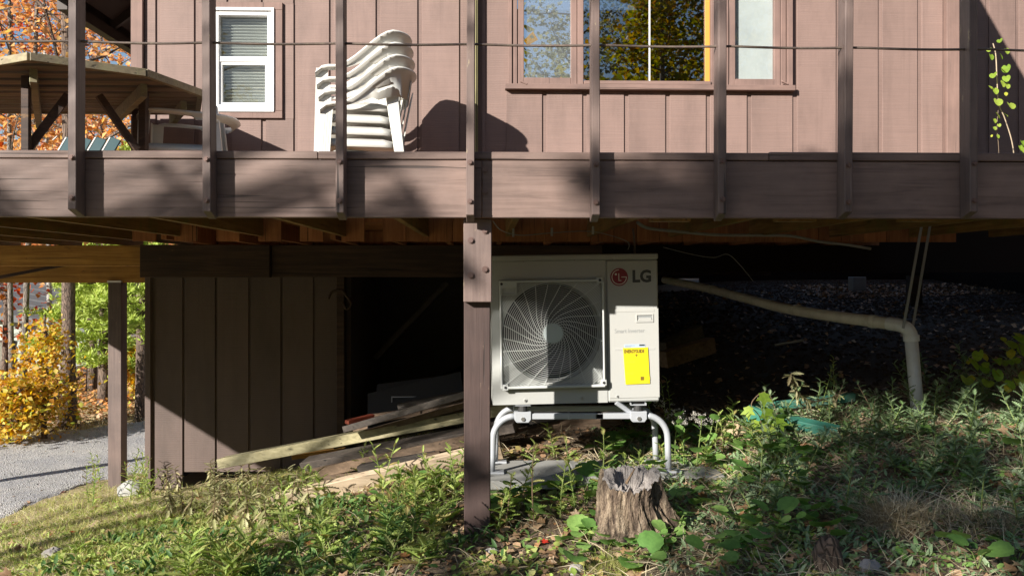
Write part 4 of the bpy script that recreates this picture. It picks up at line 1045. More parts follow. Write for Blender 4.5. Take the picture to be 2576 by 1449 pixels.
# ============================================================= lumber pile
def plank(p, q, w_, h, mat, lab, name='plank', up=(0, 0, 1), cat='plank'):
    return tag(MB().bar(p, q, w_, h, up).build(name, mat, bevel=.003), lab, cat)
plank(P(560, 1163, 6.45), P(1300, 1022, 5.75), .14, .075, 'green_treated', 'long greenish treated plank crossing the pile, its left end in the sun')
plank(P(768, 1166, 6.05), P(1300, 1068, 5.5), .14, .06, 'grey_lumber', 'dark grey plank lying beneath the greenish treated plank', up=(0, -.2, 1))
plank(P(690, 1268, 5.25), P(1262, 1132, 5.2), .05, .13, 'pale_lumber', 'long bare pale board lying in front of the pile and behind the square post', up=(0, -.35, 1))
plank(P(880, 1262, 5.2), P(1166, 1196, 5.12), .09, .035, 'pale_lumber', 'short pale board half hidden by weeds beneath the long bare board')
plank(P(872, 1078, 5.95), P(1240, 972, 5.5), .10, .045, 'grey_lumber', 'dark weathered board on top of the lumber pile')
plank(P(925, 1048, 6.35), P(1125, 1018, 6.3), .14, .045, 'brown_lumber', 'short faded board near the top of the pile')
plank(P(905, 1062, 6.2), P(1060, 1035, 6.2), .12, .035, 'brown_lumber', 'short brown board right behind the red painted stick')
plank(P(872, 1062, 6.0), P(938, 1046, 6.15), .05, .028, 'orange_paint', 'short red orange painted stick on the lumber pile', 'stick', cat='stick')
plank(P(740, 1148, 6.6), P(870, 1130, 6.5), .09, .035, 'raw_wood_x', 'orange brown board end beneath the treated plank')
plank(P(840, 1168, 6.0), P(1010, 1140, 5.8), .09, .08, 'brown_lumber', 'thick brown block of wood low in the pile')
plank(P(905, 1180, 5.7), P(1100, 1142, 5.6), .09, .06, 'grey_lumber', 'dark block of wood beneath the dark grey plank')
plank(P(1070, 1150, 5.55), P(1108, 1144, 5.55), .06, .05, 'brown_lumber', 'small orange wood offcut with nail holes in the pile', 'offcut', cat='offcut')
plank(P(1330, 1055, 6.3), P(1440, 1050, 6.2), .14, .12, 'grey_lumber', 'dark timber lying behind the left legs of the unit stand')
plank(P(1250, 1110, 6.1), P(1560, 1048, 6.0), .10, .10, 'brown_lumber', 'brown timber lying behind the unit stand')
for k, (a, b, d) in enumerate((((945, 1010), (1135, 985), 6.5), ((925, 1035), (1165, 978), 6.35))):
    p, q = P(*a, d), P(*b, d)
    tag(MB().bar(p, q, .42, .006, (0, -.6, 1)).build('roofing_sheet', 'roof_sheet'), ['dark grey roofing sheet at the top of the pile', 'lower dark grey roofing sheet bent over the boards'][k], 'sheet')
tag(frame_mb(*[PX(a, 6.4) for a in (985, 1050)], PZ(1012, 6.4), PZ(995, 6.4), .008, 6.38, 6.4).build('picture_frame', 'strap_steel'), 'thin silver metal frame lying on the roofing sheets', 'frame')
for k, (p_, q_, w_, h_, m_, lab) in enumerate((
    (P(800, 1150, 6.3), P(1210, 1090, 5.95), .09, .04, 'brown_lumber', 'thin brown board sandwiched between two bigger planks'),
    (P(885, 1098, 6.15), P(1200, 1010, 5.8), .14, .04, 'brown_lumber', 'faded brown board leaning just above the treated plank'),
    (P(935, 1185, 5.9), P(1180, 1120, 5.7), .12, .05, 'grey_lumber', 'dark grey board low at the right of the pile'),
    (P(820, 1200, 5.9), P(1080, 1170, 5.75), .1, .04, 'brown_lumber', 'brown board lying on the ground at the foot of the pile'),
    (P(1010, 1020, 6.2), P(1200, 985, 6.0), .14, .04, 'grey_lumber', 'wide grey board at the top right of the pile'))):
    plank(p_, q_, w_, h_, m_, lab)
for k, (p_, q_, w_, h_, m_, lab) in enumerate((
    (P(900, 1085, 6.4), P(1190, 1000, 6.1), .14, .05, 'brown_lumber', 'weathered brown board near the back of the pile'),
    (P(950, 1062, 6.5), P(1180, 1004, 6.4), .12, .05, 'grey_lumber', 'grey board right under the roofing sheets'),
    (P(845, 1118, 6.2), P(1200, 1050, 5.9), .10, .05, 'grey_lumber', 'grey board resting against the back of the treated plank'),
    (P(790, 1190, 5.95), P(1180, 1105, 5.55), .10, .07, 'brown_lumber', 'brown plank running parallel beneath the dark grey plank'))):
    plank(p_, q_, w_, h_, m_, lab)
for k, (a, b, h) in enumerate(((900, 1120, .10), (1030, 1110, .12), (1120, 1075, .08))):
    p = P(a, b, 6.2 - .1 * k); tag(MB().box(p.x - .08, p.x + .08, p.y - .06, p.y + .06, p.z - h, p.z).build('wood_block', 'grey_lumber', bevel=.004), ['dark wood block propping the left of the pile', 'dark wood block in the middle of the pile', 'dark wood block at the right of the pile'][k], 'block')
for k, (a, b, c, d, yy) in enumerate(((1668, 905, 1790, 868, 7.2), (1668, 880, 1760, 835, 7.6), (2040, 940, 2300, 900, 8.0))):
    plank(P(a, b, yy), P(c, d, yy + .3), .10, .14, ['brown_lumber', 'grey_lumber', 'grey_lumber'][k], ['brown board on the dark soil right of the unit', 'darker board behind the brown one right of the unit', 'dark timber on the soil beneath the white pipe'][k])

# ============================================================= pipes, straps, cables
pts = [P(1672, 704, 9.6), P(1780, 726, 8.6), P(1880, 752, 7.7), P(1975, 776, 7.0), P(2090, 795, 6.4), P(2190, 808, 6.0), P(2262, 817, 5.75)]
def smooth_pts(pts, n=6):
    out = []; P_ = [pts[0]] + list(pts) + [pts[-1]]
    for i in range(1, len(P_) - 2):
        for k in range(n):
            t = k / n; a, b, c, d = P_[i - 1], P_[i], P_[i + 1], P_[i + 2]
            out.append(.5 * ((2 * b) + (c - a) * t + (2 * a - 5 * b + 4 * c - d) * t * t + (3 * b - a - 3 * c + d) * t ** 3))
    out.append(pts[-1]); return out
pipe = thing('drain_pipe', 'white plastic drain pipe running back from an elbow and down into the weeds', 'pipe', tuple(P(2305, 1040, 5.7)))
MB().tube(smooth_pts(pts), .043, 16).build('pipe_run', 'pvc_old', pipe, smooth=True)
for q, q2 in ((P(2188, 808, 6.0), P(2205, 810, 5.95)), (P(2000, 780, 6.87), P(2008, 781, 6.8)), (P(1790, 728, 8.5), P(1797, 730, 8.45))):
    MB().tube([q, q2], .047, 16).build('coupling', 'pvc_old', pipe, smooth=True)
eb = [P(2235, 814, 5.82), P(2262, 818, 5.75), P(2280, 826, 5.71), P(2290, 840, 5.7), P(2293, 858, 5.7)]
MB().tube(smooth_pts(eb), .0465, 16).build('elbow', 'pvc', pipe, smooth=True)
MB().tube([P(2292, 843, 5.7), P(2293, 858, 5.7)], .052, 20).build('collar', 'pvc', pipe)
MB().tube([P(2292, 850, 5.7), P(2302, 960, 5.69), P(2311, 1060, 5.66)], .043, 16).build('down_pipe', 'pvc', pipe, smooth=True)
for (a, b, d0), (c, d, d1), lab in (((2322, 548, 5.72), (2272, 826, 5.66), 'front metal strap holding up the elbow of the white pipe'), ((2343, 548, 5.9), (2297, 818, 5.8), 'rear metal strap behind the elbow of the white pipe')):
    tag(MB().bar(P(a, b, d0), P(c, d, d1), .004, .018, (1, 0, 0)).build('metal_strap', 'strap_steel'), lab, 'strap')
def cable(name, pp, r, mat, lab, cat='cable'):
    return tag(MB().tube(smooth_pts([P(*q) for q in pp]), r, 6).build(name, mat, smooth=True), lab, cat)
cable('wire', [(1240, 556, 4.3), (1262, 580, 4.5), (1310, 592, 4.7), (1390, 586, 4.9), (1480, 582, 5.1), (1540, 594, 5.2), (1580, 610, 5.25), (1580, 628, 5.25)], .0028, 'conduit', 'thin pale wire clipped under the deck above the white unit', 'wire')
for px, py in ((1291, 590), (1388, 588), (1491, 584)):
    tag(MB().box(P(px, py, 4.8).x - .006, P(px, py, 4.8).x + .006, 4.78, 4.8, P(px, py + 6, 4.8).z, P(px, py - 14, 4.8).z).build('wire_clip', 'conduit'), 'small pale clip on the thin wire, ' + {1291: 'nearest the square post', 1388: 'middle one of three', 1491: 'farthest from the square post'}[px], 'clip', 'clips along the thin wire')
cable('conduit', [(1604, 560, 5.2), (1630, 574, 5.4), (1700, 582, 5.6), (1800, 591, 5.8), (1900, 592, 6.0), (1990, 594, 6.1), (2060, 608, 6.2), (2130, 616, 6.3), (2190, 626, 6.35)], .011, 'conduit', 'grey conduit sagging under the deck to the right of the unit', 'conduit')
cable('wire', [(1668, 622, 6.6), (1740, 640, 6.6), (1795, 648, 6.6), (1830, 640, 6.6), (1860, 665, 6.6), (1895, 708, 6.6)], .0028, 'conduit', 'thin wire looping down in the dark behind the unit', 'wire')
cable('pipe_riser', [(1592, 575, 5.0), (1596, 610, 5.0), (1597, 655, 5.02)], .006, 'cable_brown', 'thin dark cable dropping onto the top of the unit')
cable('broken_branch', [(1950, 868, 7.4), (1985, 862, 7.3), (2020, 856, 7.2)], .010, 'web', 'short pale stick on the dark soil under the deck', 'stick')
cable('hose_loop', [(826, 752, 7.6), (835, 735, 7.6), (858, 730, 7.6), (872, 745, 7.6), (884, 765, 7.6), (872, 778, 7.6), (862, 760, 7.6)], .012, 'dark_beam', 'dusty loop of old hose hanging on the corner of the dark wall', 'hose')
# ============================================================= green boards, rocks
plank(P(1885, 1028, 5.85), P(2150, 998, 5.95), .03, .06, 'green_board', 'upper green painted board under the edge of the deck', up=(0, -.3, 1))
plank(P(1880, 1040, 5.55), P(1935, 1060, 5.45), .03, .12, 'green_board', 'short green board end in the sun beside the vine', up=(0, -.3, 1))
plank(P(1960, 1055, 5.5), P(2110, 1088, 5.3), .08, .07, 'green_board', 'large lower green painted board with a torn pale edge', up=(0, -.3, 1))
def rock(px, py, w_, h, mat, lab, seed, yy=None):
    p = GP(px, py) if yy is None else P(px, py, yy); r_ = random.Random(seed); m = MB(); n, k = 12, 7; vs = []
    for j in range(k + 1):
        th = PI * j / k
        for i in range(n):
            a = 2 * PI * i / n; f = 1 + .16 * math.sin(3 * a + seed) * math.sin(2 * th + seed) + r_.uniform(-.09, .09)
            vs.append((p.x + w_ / 2 * f * math.sin(th) * math.cos(a), p.y + w_ * .4 * f * math.sin(th) * math.sin(a), p.z + h * .25 + h * .62 * f * math.cos(th)))
    m.add(vs, [(j * n + i, j * n + (i + 1) % n, (j + 1) * n + (i + 1) % n, (j + 1) * n + i) for j in range(k) for i in range(n)])
    return tag(m.build('rock', mat), lab, 'rock')
rock(1850, 1105, .26, .13, 'rock_tan', 'tan sandy lump of earth in the sun beside the green boards', 1)
rock(135, 1405, .13, .07, 'rock_grey', 'pale rock in the sunny grass at the lower left', 2)
rock(1452, 1490 - 45, .07, .04, 'rock_grey', 'small grey stone in the soil left of the stump', 3)
rock(245, 1325, .16, .035, 'rock_tan', 'flat tan stone in the grass near the gravel drive', 4)
rock(1648, 1100, .10, .05, 'rock_tan', 'small tan stone behind the concrete slab', 5)
rock(2085, 1440, .12, .16, 'bark_brown', 'grey chunk of bark standing in the dead grass at lower right', 6)
rock(2190, 1446, .09, .05, 'rock_grey', 'dark stone at the bottom edge right of the bark chunk', 7)
rock(1240, 1395, .07, .03, 'rock_grey', 'small flat stone near the foot of the square post', 8)
rock(340, 1245, .3, .16, 'concrete', 'pale lump of old concrete half hidden by weeds beside the lower wall', 9)

# ============================================================= stump
sp_ = GP(1592, 1352); sp_ = Vector((sp_.x, sp_.y + .06, sp_.z))
stump = thing('tree_stump', 'rotten tree stump with a hollow grey top beside the weeds', 'stump', tuple(sp_))
n, k = 140, 34; V = []; Hs = .275; r_ = random.Random(4)
ph = [r_.uniform(0, 6) for _ in range(12)]
JT = [r_.gauss(0, 1) for _ in range(n)]; JT = [(JT[i - 1] + JT[i] * 2 + JT[(i + 1) % n]) / 3 for i in range(n)]
def fl_(a, u):
    f = .06 * math.sin(5 * a + ph[0]) + .05 * math.sin(9 * a + ph[1] + u) + .03 * math.sin(17 * a + ph[2] + 1.5 * u) + .022 * math.sin(31 * a + ph[3] - 2 * u) + .018 * math.sin(53 * a + ph[4] + 3 * u)
    return f
for j in range(k + 1):
    u = j / k
    for i in range(n):
        a = 2 * PI * i / n; r = .135 + .085 * (1 - u) ** 2.4 + (.11 * max(0, math.sin(3 * a + ph[5])) ** 3) * (1 - u) ** 1.5
        r *= 1 + fl_(a, u * 3) * (1.3 - .3 * u) + r_.uniform(-.018, .018)
        top = Hs + .010 * math.sin(2 * a + 1) + .022 * math.sin(a) - .03 * max(0, math.sin(a * 1.0 + 3.6)) ** 2 + JT[i] * .010
        V.append((sp_.x + r * math.cos(a) + .012 * math.sin(6 * u), sp_.y + r * .9 * math.sin(a), sp_.z - .05 + (top + .05) * u))
Fq = [(j * n + i, j * n + (i + 1) % n, (j + 1) * n + (i + 1) % n, (j + 1) * n + i) for j in range(k) for i in range(n)]
m = MB(); m.v = V; m.f = Fq; m.build('trunk', 'rotten_wood', stump, smooth=False)
V2 = []; kk = 12
for j in range(kk + 1):
    u = j / kk
    for i in range(n):
        x, y, z = V[k * n + i]; rx, ry = x - sp_.x, y - sp_.y; f = 1.0 - u * .97
        rr0 = math.hypot(rx, ry) * f; hole = max(0, 1 - (math.hypot(rx * f - .005, ry * f) / .085)) ** .5 * .12
        V2.append((sp_.x + rx * f, sp_.y + ry * f, z - .004 * (u > 0) - hole + .012 * math.sin(4 * math.atan2(ry, rx) + 9 * u) * (u > 0) + r_.uniform(-.004, .004) * (u > 0)))
m = MB(); m.v = V2; m.f = [(j * n + i, j * n + (i + 1) % n, (j + 1) * n + (i + 1) % n, (j + 1) * n + i) for j in range(kk) for i in range(n)]
m.build('cut_top', 'stump_top', stump)
tag(MB().tube([(sp_.x - .03, sp_.y - .06, sp_.z + Hs - .02), (sp_.x + .02, sp_.y, sp_.z + Hs + .035)], [.008, .003], 6).build('twig', 'stem_brown'), 'short pale twig lying in the hollow of the stump', 'twig')

# ============================================================= neighbour's house
nb = thing('neighbour_house', 'grey green clapboard house with dark shingle roof beyond the drive', 'house', (-13, 23, -3))
NY = 21.0
a0 = P(-140, 1010, NY); sid = MB()
xl, xr, zb_ = P(-260, 0, NY).x, P(215, 0, NY).x, -3.1
def rakez(x):
    p, q = P(0, 790, NY), P(235, 822, NY); return p.z + (x - p.x) * (q.z - p.z) / (q.x - p.x)
z = zb_; kx = 0
while z < rakez(xl):
    xe_ = xr
    if z + .16 > rakez(xr): xe_ = min(xr, P(0, 790, NY).x + (z + .16 - P(0, 790, NY).z) / ((P(235, 822, NY).z - P(0, 790, NY).z) / (P(235, 0, NY).x - P(0, 0, NY).x)))
    if xe_ > xl + .2: MB().add([(xl, NY, z), (xe_, NY, z), (xe_, NY + .03, z + .165), (xl, NY + .03, z + .165), (xl, NY + .05, z), (xe_, NY + .05, z)], [(0, 1, 2, 3), (0, 4, 5, 1)]).build('siding_board', 'far_siding', nb)
    z += .15
MB().box(xl, xr, NY + .06, NY + 6, zb_, -1.6).build('wall', 'far_siding', nb)
p, q, r_2 = P(-260, 750, NY - .3), P(238, 826, NY - .3), P(225, 760, NY + 5)
hgt = 1.35
for k in range(14):
    a = k / 14; b = (k + 1.02) / 14
    f = lambda s, t: Vector((p.x + (q.x - p.x) * s - .5 * t * s, p.y + 5.5 * t, p.z + (q.z - p.z) * s + hgt * t * 1.1))
    MB().add([tuple(f(0, a) + Vector((0, 0, .03))), tuple(f(1, a) + Vector((0, 0, .03))), tuple(f(1, b)), tuple(f(0, b)), tuple(f(0, a)), tuple(f(1, a))], [(0, 1, 2, 3), (4, 5, 1, 0)]).build('shingle_course', 'far_shingle', nb)
MB().bar(p + Vector((0, -.04, -.06)), q + Vector((0, -.04, -.06)), .03, .16).build('fascia_board', 'slate_sheet', nb)
wx, wz = P(18, 890, NY - .05), .0
wn = frame_mb(P(-20, 0, NY).x, P(36, 0, NY).x, PZ(935, NY), PZ(853, NY), .05, NY - .06, NY - .01).build('window', 'dark_beam', nb)
MB().box(P(-20, 0, NY).x + .05, P(36, 0, NY).x - .05, NY - .04, NY - .03, PZ(935, NY) + .05, PZ(853, NY) - .05).build('pane', 'glass_sky', wn)
MB().box(P(-20, 0, NY).x + .05, P(36, 0, NY).x - .05, NY - .012, NY - .008, PZ(935, NY) + .05, PZ(853, NY) - .05).build('curtain', 'blind', wn)
# car half hidden behind the pine
cp_ = P(385, 905, 19); car = thing('parked_car', 'silver parked car glimpsed behind the pine tree', 'car', (cp_.x, 19, -2.6))
cz0 = cp_.z
body = [(-1.9, -.35), (1.9, -.35), (1.95, .05), (1.3, .18), (.7, .55), (-.8, .58), (-1.5, .2), (-1.95, .1)]
MB().prism([(cp_.x + a, cz0 + b) for a, b in body], 18.3, 19.9).build('body', 'car_grey', car, bevel=.05)
MB().prism([(cp_.x + a, cz0 + b) for a, b in [(-.75, .2), (1.1, .2), (.65, .48), (-.7, .5)]], 18.28, 18.295).build('side_window', 'fan_black', car)
for s in (-1.2, 1.2):
    wh = MB().disc((cp_.x + s, cz0 - .35), .32, 18.2, 18.42, 24).build('wheel', 'rubber', car); MB().disc((cp_.x + s, cz0 - .35), .18, 18.18, 18.2, 16).build('rim', 'car_grey', wh)

# ============================================================= trees
T_L4 = np.array([(0, 0, 0), (-.42, .45, .12), (.42, .45, .12), (0, .5, -.03), (0, 1, -.05)]); F_L4 = [(0, 3, 1), (0, 2, 3), (1, 3, 4), (3, 2, 4)]
T_NEED = np.array([(0, 0, 0), (-.09, .5, 0), (.09, .5, 0), (0, 1, 0)]); F_NEED = [(0, 2, 1), (1, 2, 3)]
def leaf_cloud(name, centers, per, spread, size, mat, parent, T=T_L4, Fm=F_L4, flat=1.0, rs=None, droop=.5):
    rs = rs or np.random.default_rng(5); c = np.repeat(np.asarray(centers, float), per, axis=0); n = len(c)
    off = rs.normal(0, 1, (n, 3)) * np.array([spread, spread, spread * flat]); p = c + off
    R = rots(n, rs.uniform(0, 6.28, n), rs.normal(-.3, droop, n), rs.normal(0, .7, n))
    V, Fi = scatter(T, Fm, p, R, rs.uniform(size * .6, size * 1.25, n))
    return link(name, npmesh(name, V, Fi, mat), None, parent)
def tree(name, label, base, top, r0, z0, z1, rad, n_limb, per, leaf, lmat, bmat='bark_grey', seed=1, group=None, spread=.3, T=T_L4, Fm=F_L4, cat='tree', prof=None, sub=5, lean=(0, 0), clear=None):
    rs = random.Random(seed); nr = np.random.default_rng(seed); base = Vector(base)
    t = thing(name, label, cat, tuple(base), group=group)
    H = top - base.z; n = 12; tp = []
    for i in range(n + 1):
        u = i / n; tp.append(Vector((base.x + lean[0] * u * H + .05 * math.sin(3 * u + seed) * H * .15, base.y + lean[1] * u * H + .03 * math.sin(4 * u + 2 * seed), base.z - .1 + u * H)))
    m = MB(); m.tube(tp, [r0 * (1.35 if i == 0 else 1) * (1 - .85 * i / n) + .006 for i in range(n + 1)], 10)
    tips = []
    def at(z):
        u = max(0, min(.999, (z - base.z + .1) / H)) * n; i = int(u); return tp[i].lerp(tp[i + 1], u - i)
    lm = MB()
    for k in range(n_limb):
        u = (k + rs.random()) / n_limb; z = z0 + (z1 - z0) * u; a = k * 2.4 + rs.uniform(-.4, .4)
        L = rad * (prof(u) if prof else (math.sin(PI * (.15 + .8 * u)) ** .7)) * rs.uniform(.7, 1.15)
        if clear and clear(z): continue
        p = at(z); d = Vector((math.cos(a), math.sin(a), rs.uniform(.15, .65))); pts = [p]
        for s in range(5):
            d = (d + Vector((rs.uniform(-.3, .3), rs.uniform(-.3, .3), rs.uniform(-.15, .25)))).normalized(); pts.append(pts[-1] + d * L / 5)
        lm.tube(pts, [r0 * .28 * (1 - u * .5) * (1 - s / 5.5) + .004 for s in range(6)], 5)
        for s in range(2, 6):
            for q in range(sub):
                e = Vector((rs.uniform(-1, 1), rs.uniform(-1, 1), rs.uniform(-.6, .8))).normalized() * L * .22 * rs.uniform(.3, 1.2)
                c = pts[s] + e
                lm.tube([pts[s], pts[s] + e * .55 + Vector((0, 0, .03)), c], [.010, .006, .003], 4, False); tips.append(c)
    m.build('trunk', bmat, t, smooth=True); lm.build('limbs', bmat, t)
    if tips: leaf_cloud('crown', tips, per, spread, leaf, lmat, t, T, Fm, rs=nr)
    return t
def gb(px, y): q = P(px, 1000, y); return (q.x, y, G(q.x, y))
tree('maple_tree', 'orange leaved tree with a thin dark trunk at the far left edge', gb(47, 13.6), 10, .04, -.2, 9, 2.6, 26, 6, 0.111, 'crown_orange', 'bark_grey', 11, lean=(-.02, 0))
tree('maple_tree', 'orange leaved tree with a dark straight trunk second from the left', gb(66, 14.8), 11, .05, 1.2, 10, 2.5, 26, 6, 0.119, 'crown_orange', 'bark_grey', 12, lean=(.012, 0))
tree('maple_tree', 'thick grey trunked tree rising behind the yellow bush', gb(160, 12.7), 12, .105, 1.6, 11, 2.5, 22, 5, 0.111, 'crown_orange', 'bark_brown', 13, lean=(-.012, 0))
tree('birch_tree', 'pale slender trunk standing in front of the shingle roof', gb(112, 17.5), 12, .055, 2.6, 11, 2.0, 16, 9, 0.108, 'crown_orange', 'conduit', 14)
tree('maple_tree', 'orange leaved tree with open branches against the blue sky', gb(262, 19), 8.2, .06, .6, 7.6, 2.7, 24, 6, 0.128, 'crown_orange', 'bark_grey', 15)
tree('maple_tree', 'orange brown tree beside the corner of the house', gb(352, 22), 8.0, .06, .8, 7.4, 2.8, 20, 6, 0.145, 'crown_orange', 'bark_grey', 16)
tree('maple_tree', 'reddish tree out beyond the left end of the drive', gb(-330, 17), 11, .08, .6, 10, 3, 26, 6, 0.136, 'crown_orange', 'bark_grey', 17)
tree('maple_tree', 'thin tree with red leaves behind the dark trunks', gb(20, 16.5), 6, .06, -1.3, 5, 1.6, 16, 7, .12, 'crown_red', 'bark_brown', 18)
tree('maple_tree', 'far orange tree showing between the table and the deck', gb(215, 27), 6.2, .08, -1.5, 5.6, 3.0, 26, 7, 0.17, 'crown_orange', 'bark_grey', 19)
tree('maple_tree', 'far orange tree low behind the dark table legs', gb(60, 29), 6.8, .08, -1.5, 6.2, 3.6, 26, 7, 0.17, 'crown_orange', 'bark_grey', 20)
tree('yellow_bush', 'bright yellow and orange leaved bush beside the gravel drive', gb(112, 12.0), -.45, .04, -2.25, -.75, .5, 20, 5, .07, 'crown_yellow', 'bark_brown', 21, cat='bush', spread=.11, prof=lambda u: 1.15 - .85 * u, sub=5)
tree('yellow_bush', 'low yellow bush at the left edge of the drive', gb(20, 11.6), -1.45, .03, -2.2, -1.55, .45, 14, 7, .075, 'crown_yellow', 'bark_brown', 22, cat='bush', spread=.14)
tree('yellow_bush', 'small yellow green bush between the post and the dark wall', gb(372, 14.5), -1.2, .03, -2.1, -1.2, .4, 12, 10, .085, 'crown_yellow', 'bark_brown', 23, cat='bush', spread=.14)
def pine(label, base, top, rad, seed, n=46, z0=None, lean=(0, 0)):
    rs = random.Random(seed); base = Vector(base); t = thing('pine_tree', label, 'pine tree', tuple(base)); m = MB(); H = top - base.z
    m.tube([(base.x + lean[0] * H * i / 8, base.y, base.z - .1 + H * i / 8) for i in range(9)], [.10 * (1 - .85 * i / 8) + .01 for i in range(9)], 9); m.build('trunk', 'bark_brown', t, smooth=True)
    lm = MB(); C_ = []; z0 = z0 if z0 is not None else base.z + .5
    for k in range(n):
        u = (k + rs.random()) / n; z = z0 + (top - z0) * u; a = k * 2.39; L = rad * (1 - u * .85) * rs.uniform(.75, 1.1)
        p = Vector((base.x + lean[0] * (z - base.z), base.y, z)); q = p + Vector((math.cos(a) * L, math.sin(a) * L, L * .12)); mid = p.lerp(q, .5) + Vector((0, 0, -.06 * L))
        lm.tube([p, mid, q], [.018, .012, .005], 5)
        for s in range(int(9 + 14 * L)):
            f = rs.uniform(.25, 1); c = (p.lerp(mid, f * 2) if f < .5 else mid.lerp(q, f * 2 - 1)) + Vector((rs.uniform(-1, 1), rs.uniform(-1, 1), rs.uniform(-.25, .35))) * .16 * (1 + L * .3); C_.append(c)
    lm.build('limbs', 'bark_brown', t)
    nr = np.random.default_rng(seed); c = np.repeat(np.array([tuple(v) for v in C_]), 26, axis=0); k = len(c)
    R = rots(k, nr.uniform(0, 6.28, k), nr.uniform(-.5, 1.3, k), nr.uniform(0, 3, k)); V, Fi = scatter(T_NEED, F_NEED, c + nr.normal(0, .015, (k, 3)), R, nr.uniform(.08, .15, k))
    link('needles', npmesh('needles', V, Fi, 'crown_pine'), None, t)
pine('soft light green pine between the thick trunk and the deck post', gb(262, 14.3), 1.6, 1.15, 31, z0=-1.55)
pine('light green pine behind the deck post with a thin grey trunk', gb(357, 13.3), 2.2, .95, 32, z0=-.95, lean=(-.0, 0))
pine('slender young pine left of the deck post by the leafy bank', gb(232, 15.6), 1.0, .9, 33, z0=-1.0)
# far woods: one mass
rs = np.random.default_rng(9); C_ = []
for _ in range(800):
    a = rs.uniform(-70, 45); d = rs.uniform(48, 70); h = rs.uniform(0, 1) ** .9 * (4.6 + 2.0 * math.sin(a * .4)); C_.append((a, d, -2 + h))
leaf_cloud('far_woods', C_, 26, .95, .75, 'crown_orange', None, rs=rs).update_tag()
fw = bpy.data.objects['far_woods']; tag(fw, 'distant woods in autumn colour beyond the neighbour house', 'woods', kind='stuff')
# trees behind the viewer: they throw the dappled shade and stand in the window reflection
def sun_xy(u, w_, y): return (u + .9 * (-8 - y) * -1, y, w_ - .57 * (y + 8))
def shade_tree(label, base, specs, seed, mat='crown_autumn', leaf=.16, yc=-8):
    """specs: (u, w, radius, leaves) clumps of foliage at the height where the limbs spread"""
    rs = random.Random(seed); nr = np.random.default_rng(seed); base = Vector(base); t = thing('maple_tree', label, 'tree', tuple(base))
    top = max(s[1] for s in specs) - .57 * (yc + 8); m = MB(); lean = .0
    tp = [Vector((base.x + .25 * math.sin(i * .7), base.y + .1 * math.sin(i), base.z - .1 + (top - base.z) * i / 10)) for i in range(11)]
    m.tube(tp, [(.2 if yc < -5 else .06) * (1 - .8 * i / 10) + .01 for i in range(11)], 12); m.build('trunk', 'bark_grey', t, smooth=True)
    lm = MB(); P_ = []; R_ = []; S_ = []
    for u, w_, r, nl in specs:
        y = yc + rs.uniform(-.8, .8); c = Vector((u - .9 * (-(y + 8)), y, w_ + .57 * (-(y + 8)) * -1)); c = Vector((u - .9 * (y + 8) * -1, y, w_ - .57 * (y + 8)))
        st = min(range(11), key=lambda i: abs(tp[i].z - (c.z - .45 * (c - tp[i]).length * .8))); a = tp[st]; mid = a.lerp(c, .5) + Vector((rs.uniform(-.2, .2), rs.uniform(-.2, .2), .15))
        lm.tube([a, mid, c], [.045, .026, .008] if yc < -5 else [.016, .010, .005], 6)
        for q in range(7):
            e = c + Vector((rs.gauss(0, r * .7), rs.gauss(0, r * .7), rs.gauss(0, r * .7))); lm.tube([mid.lerp(c, .6), e], [.012, .004], 4, False)
        off = nr.normal(0, 1, (nl, 3)); off /= np.maximum(1, np.linalg.norm(off, axis=1) / 1.5)[:, None]; P_.append(np.array(c)[None] + off * r * .75); S_.append(nr.uniform(leaf * .6, leaf * 1.2, nl))
    Pn = np.concatenate(P_); Sn = np.concatenate(S_); k = len(Pn); V, Fi = scatter(T_L4, F_L4, Pn, rots(k, nr.uniform(0, 6.28, k), nr.normal(-.2, .6, k), nr.normal(0, .8, k)), Sn)
    lm.build('limbs', 'bark_grey', t); link('crown', npmesh('crown', V, Fi, mat), None, t)
rs = random.Random(77); A = []
# dense crown: shades the right-hand ground
for _ in range(17):
    u, w_ = rs.uniform(-9.7, -5.2), rs.uniform(3.0, 6.6)
    if u < -9.5 and w_ < 6.0 and rs.random() < .75: continue
    if -10.35 < u < -9.75 and 5.9 < w_ < 6.6: continue
    A.append((u, w_, .42, 120))
for u, w_, r, n in ((-10.2, 7.3, .12, 40), (-9.95, 7.15, .14, 60), (-9.75, 7.4, .15, 80), (-9.5, 7.05, .17, 100), (-9.3, 7.35, .2, 130), (-9.05, 7.05, .26, 200), (-8.8, 7.4, .28, 230), (-8.5, 7.1, .35, 260), (-8.2, 7.5, .35, 240), (-7.8, 7.2, .4, 260), (-7.4, 7.6, .4, 240), (-8.6, 8.0, .22, 150), (-8.1, 8.3, .25, 160), (-8.75, 8.5, .12, 60), (-9.9, 8.1, .10, 60), (-10.05, 7.75, .1, 40), (-9.35, 7.75, .12, 50)): A.append((u, w_, r, n))
shade_tree('broad tree behind the viewer that shades the slope', (-7.6, -8, G(-7.6, -8)), A, 71)
B = []
for u, w_, r, n in ((-13.15, 7.25, .09, 16), (-12.95, 7.05, .10, 20), (-12.2, 7.2, .10, 22), (-12.05, 6.98, .09, 18), (-11.55, 7.15, .08, 20), (-11.25, 7.3, .09, 22), (-11.1, 7.05, .11, 30),
    (-11.1, 6.1, .05, 10), (-10.98, 7.65, .07, 24), (-10.95, 8.1, .06, 14),
    (-11.35, 4.9, .08, 14), (-10.9, 4.7, .10, 20), (-10.75, 5.5, .07, 14), (-10.2, 5.2, .10, 22), (-10.4, 4.7, .12, 30), (-10.2, 6.1, .07, 14),
    (-13.6, 7.15, .1, 20), (-10.3, 8.95, .08, 22), (-9.95, 8.75, .08, 24), (-9.6, 8.5, .1, 26)): B.append((u, w_, r, n))
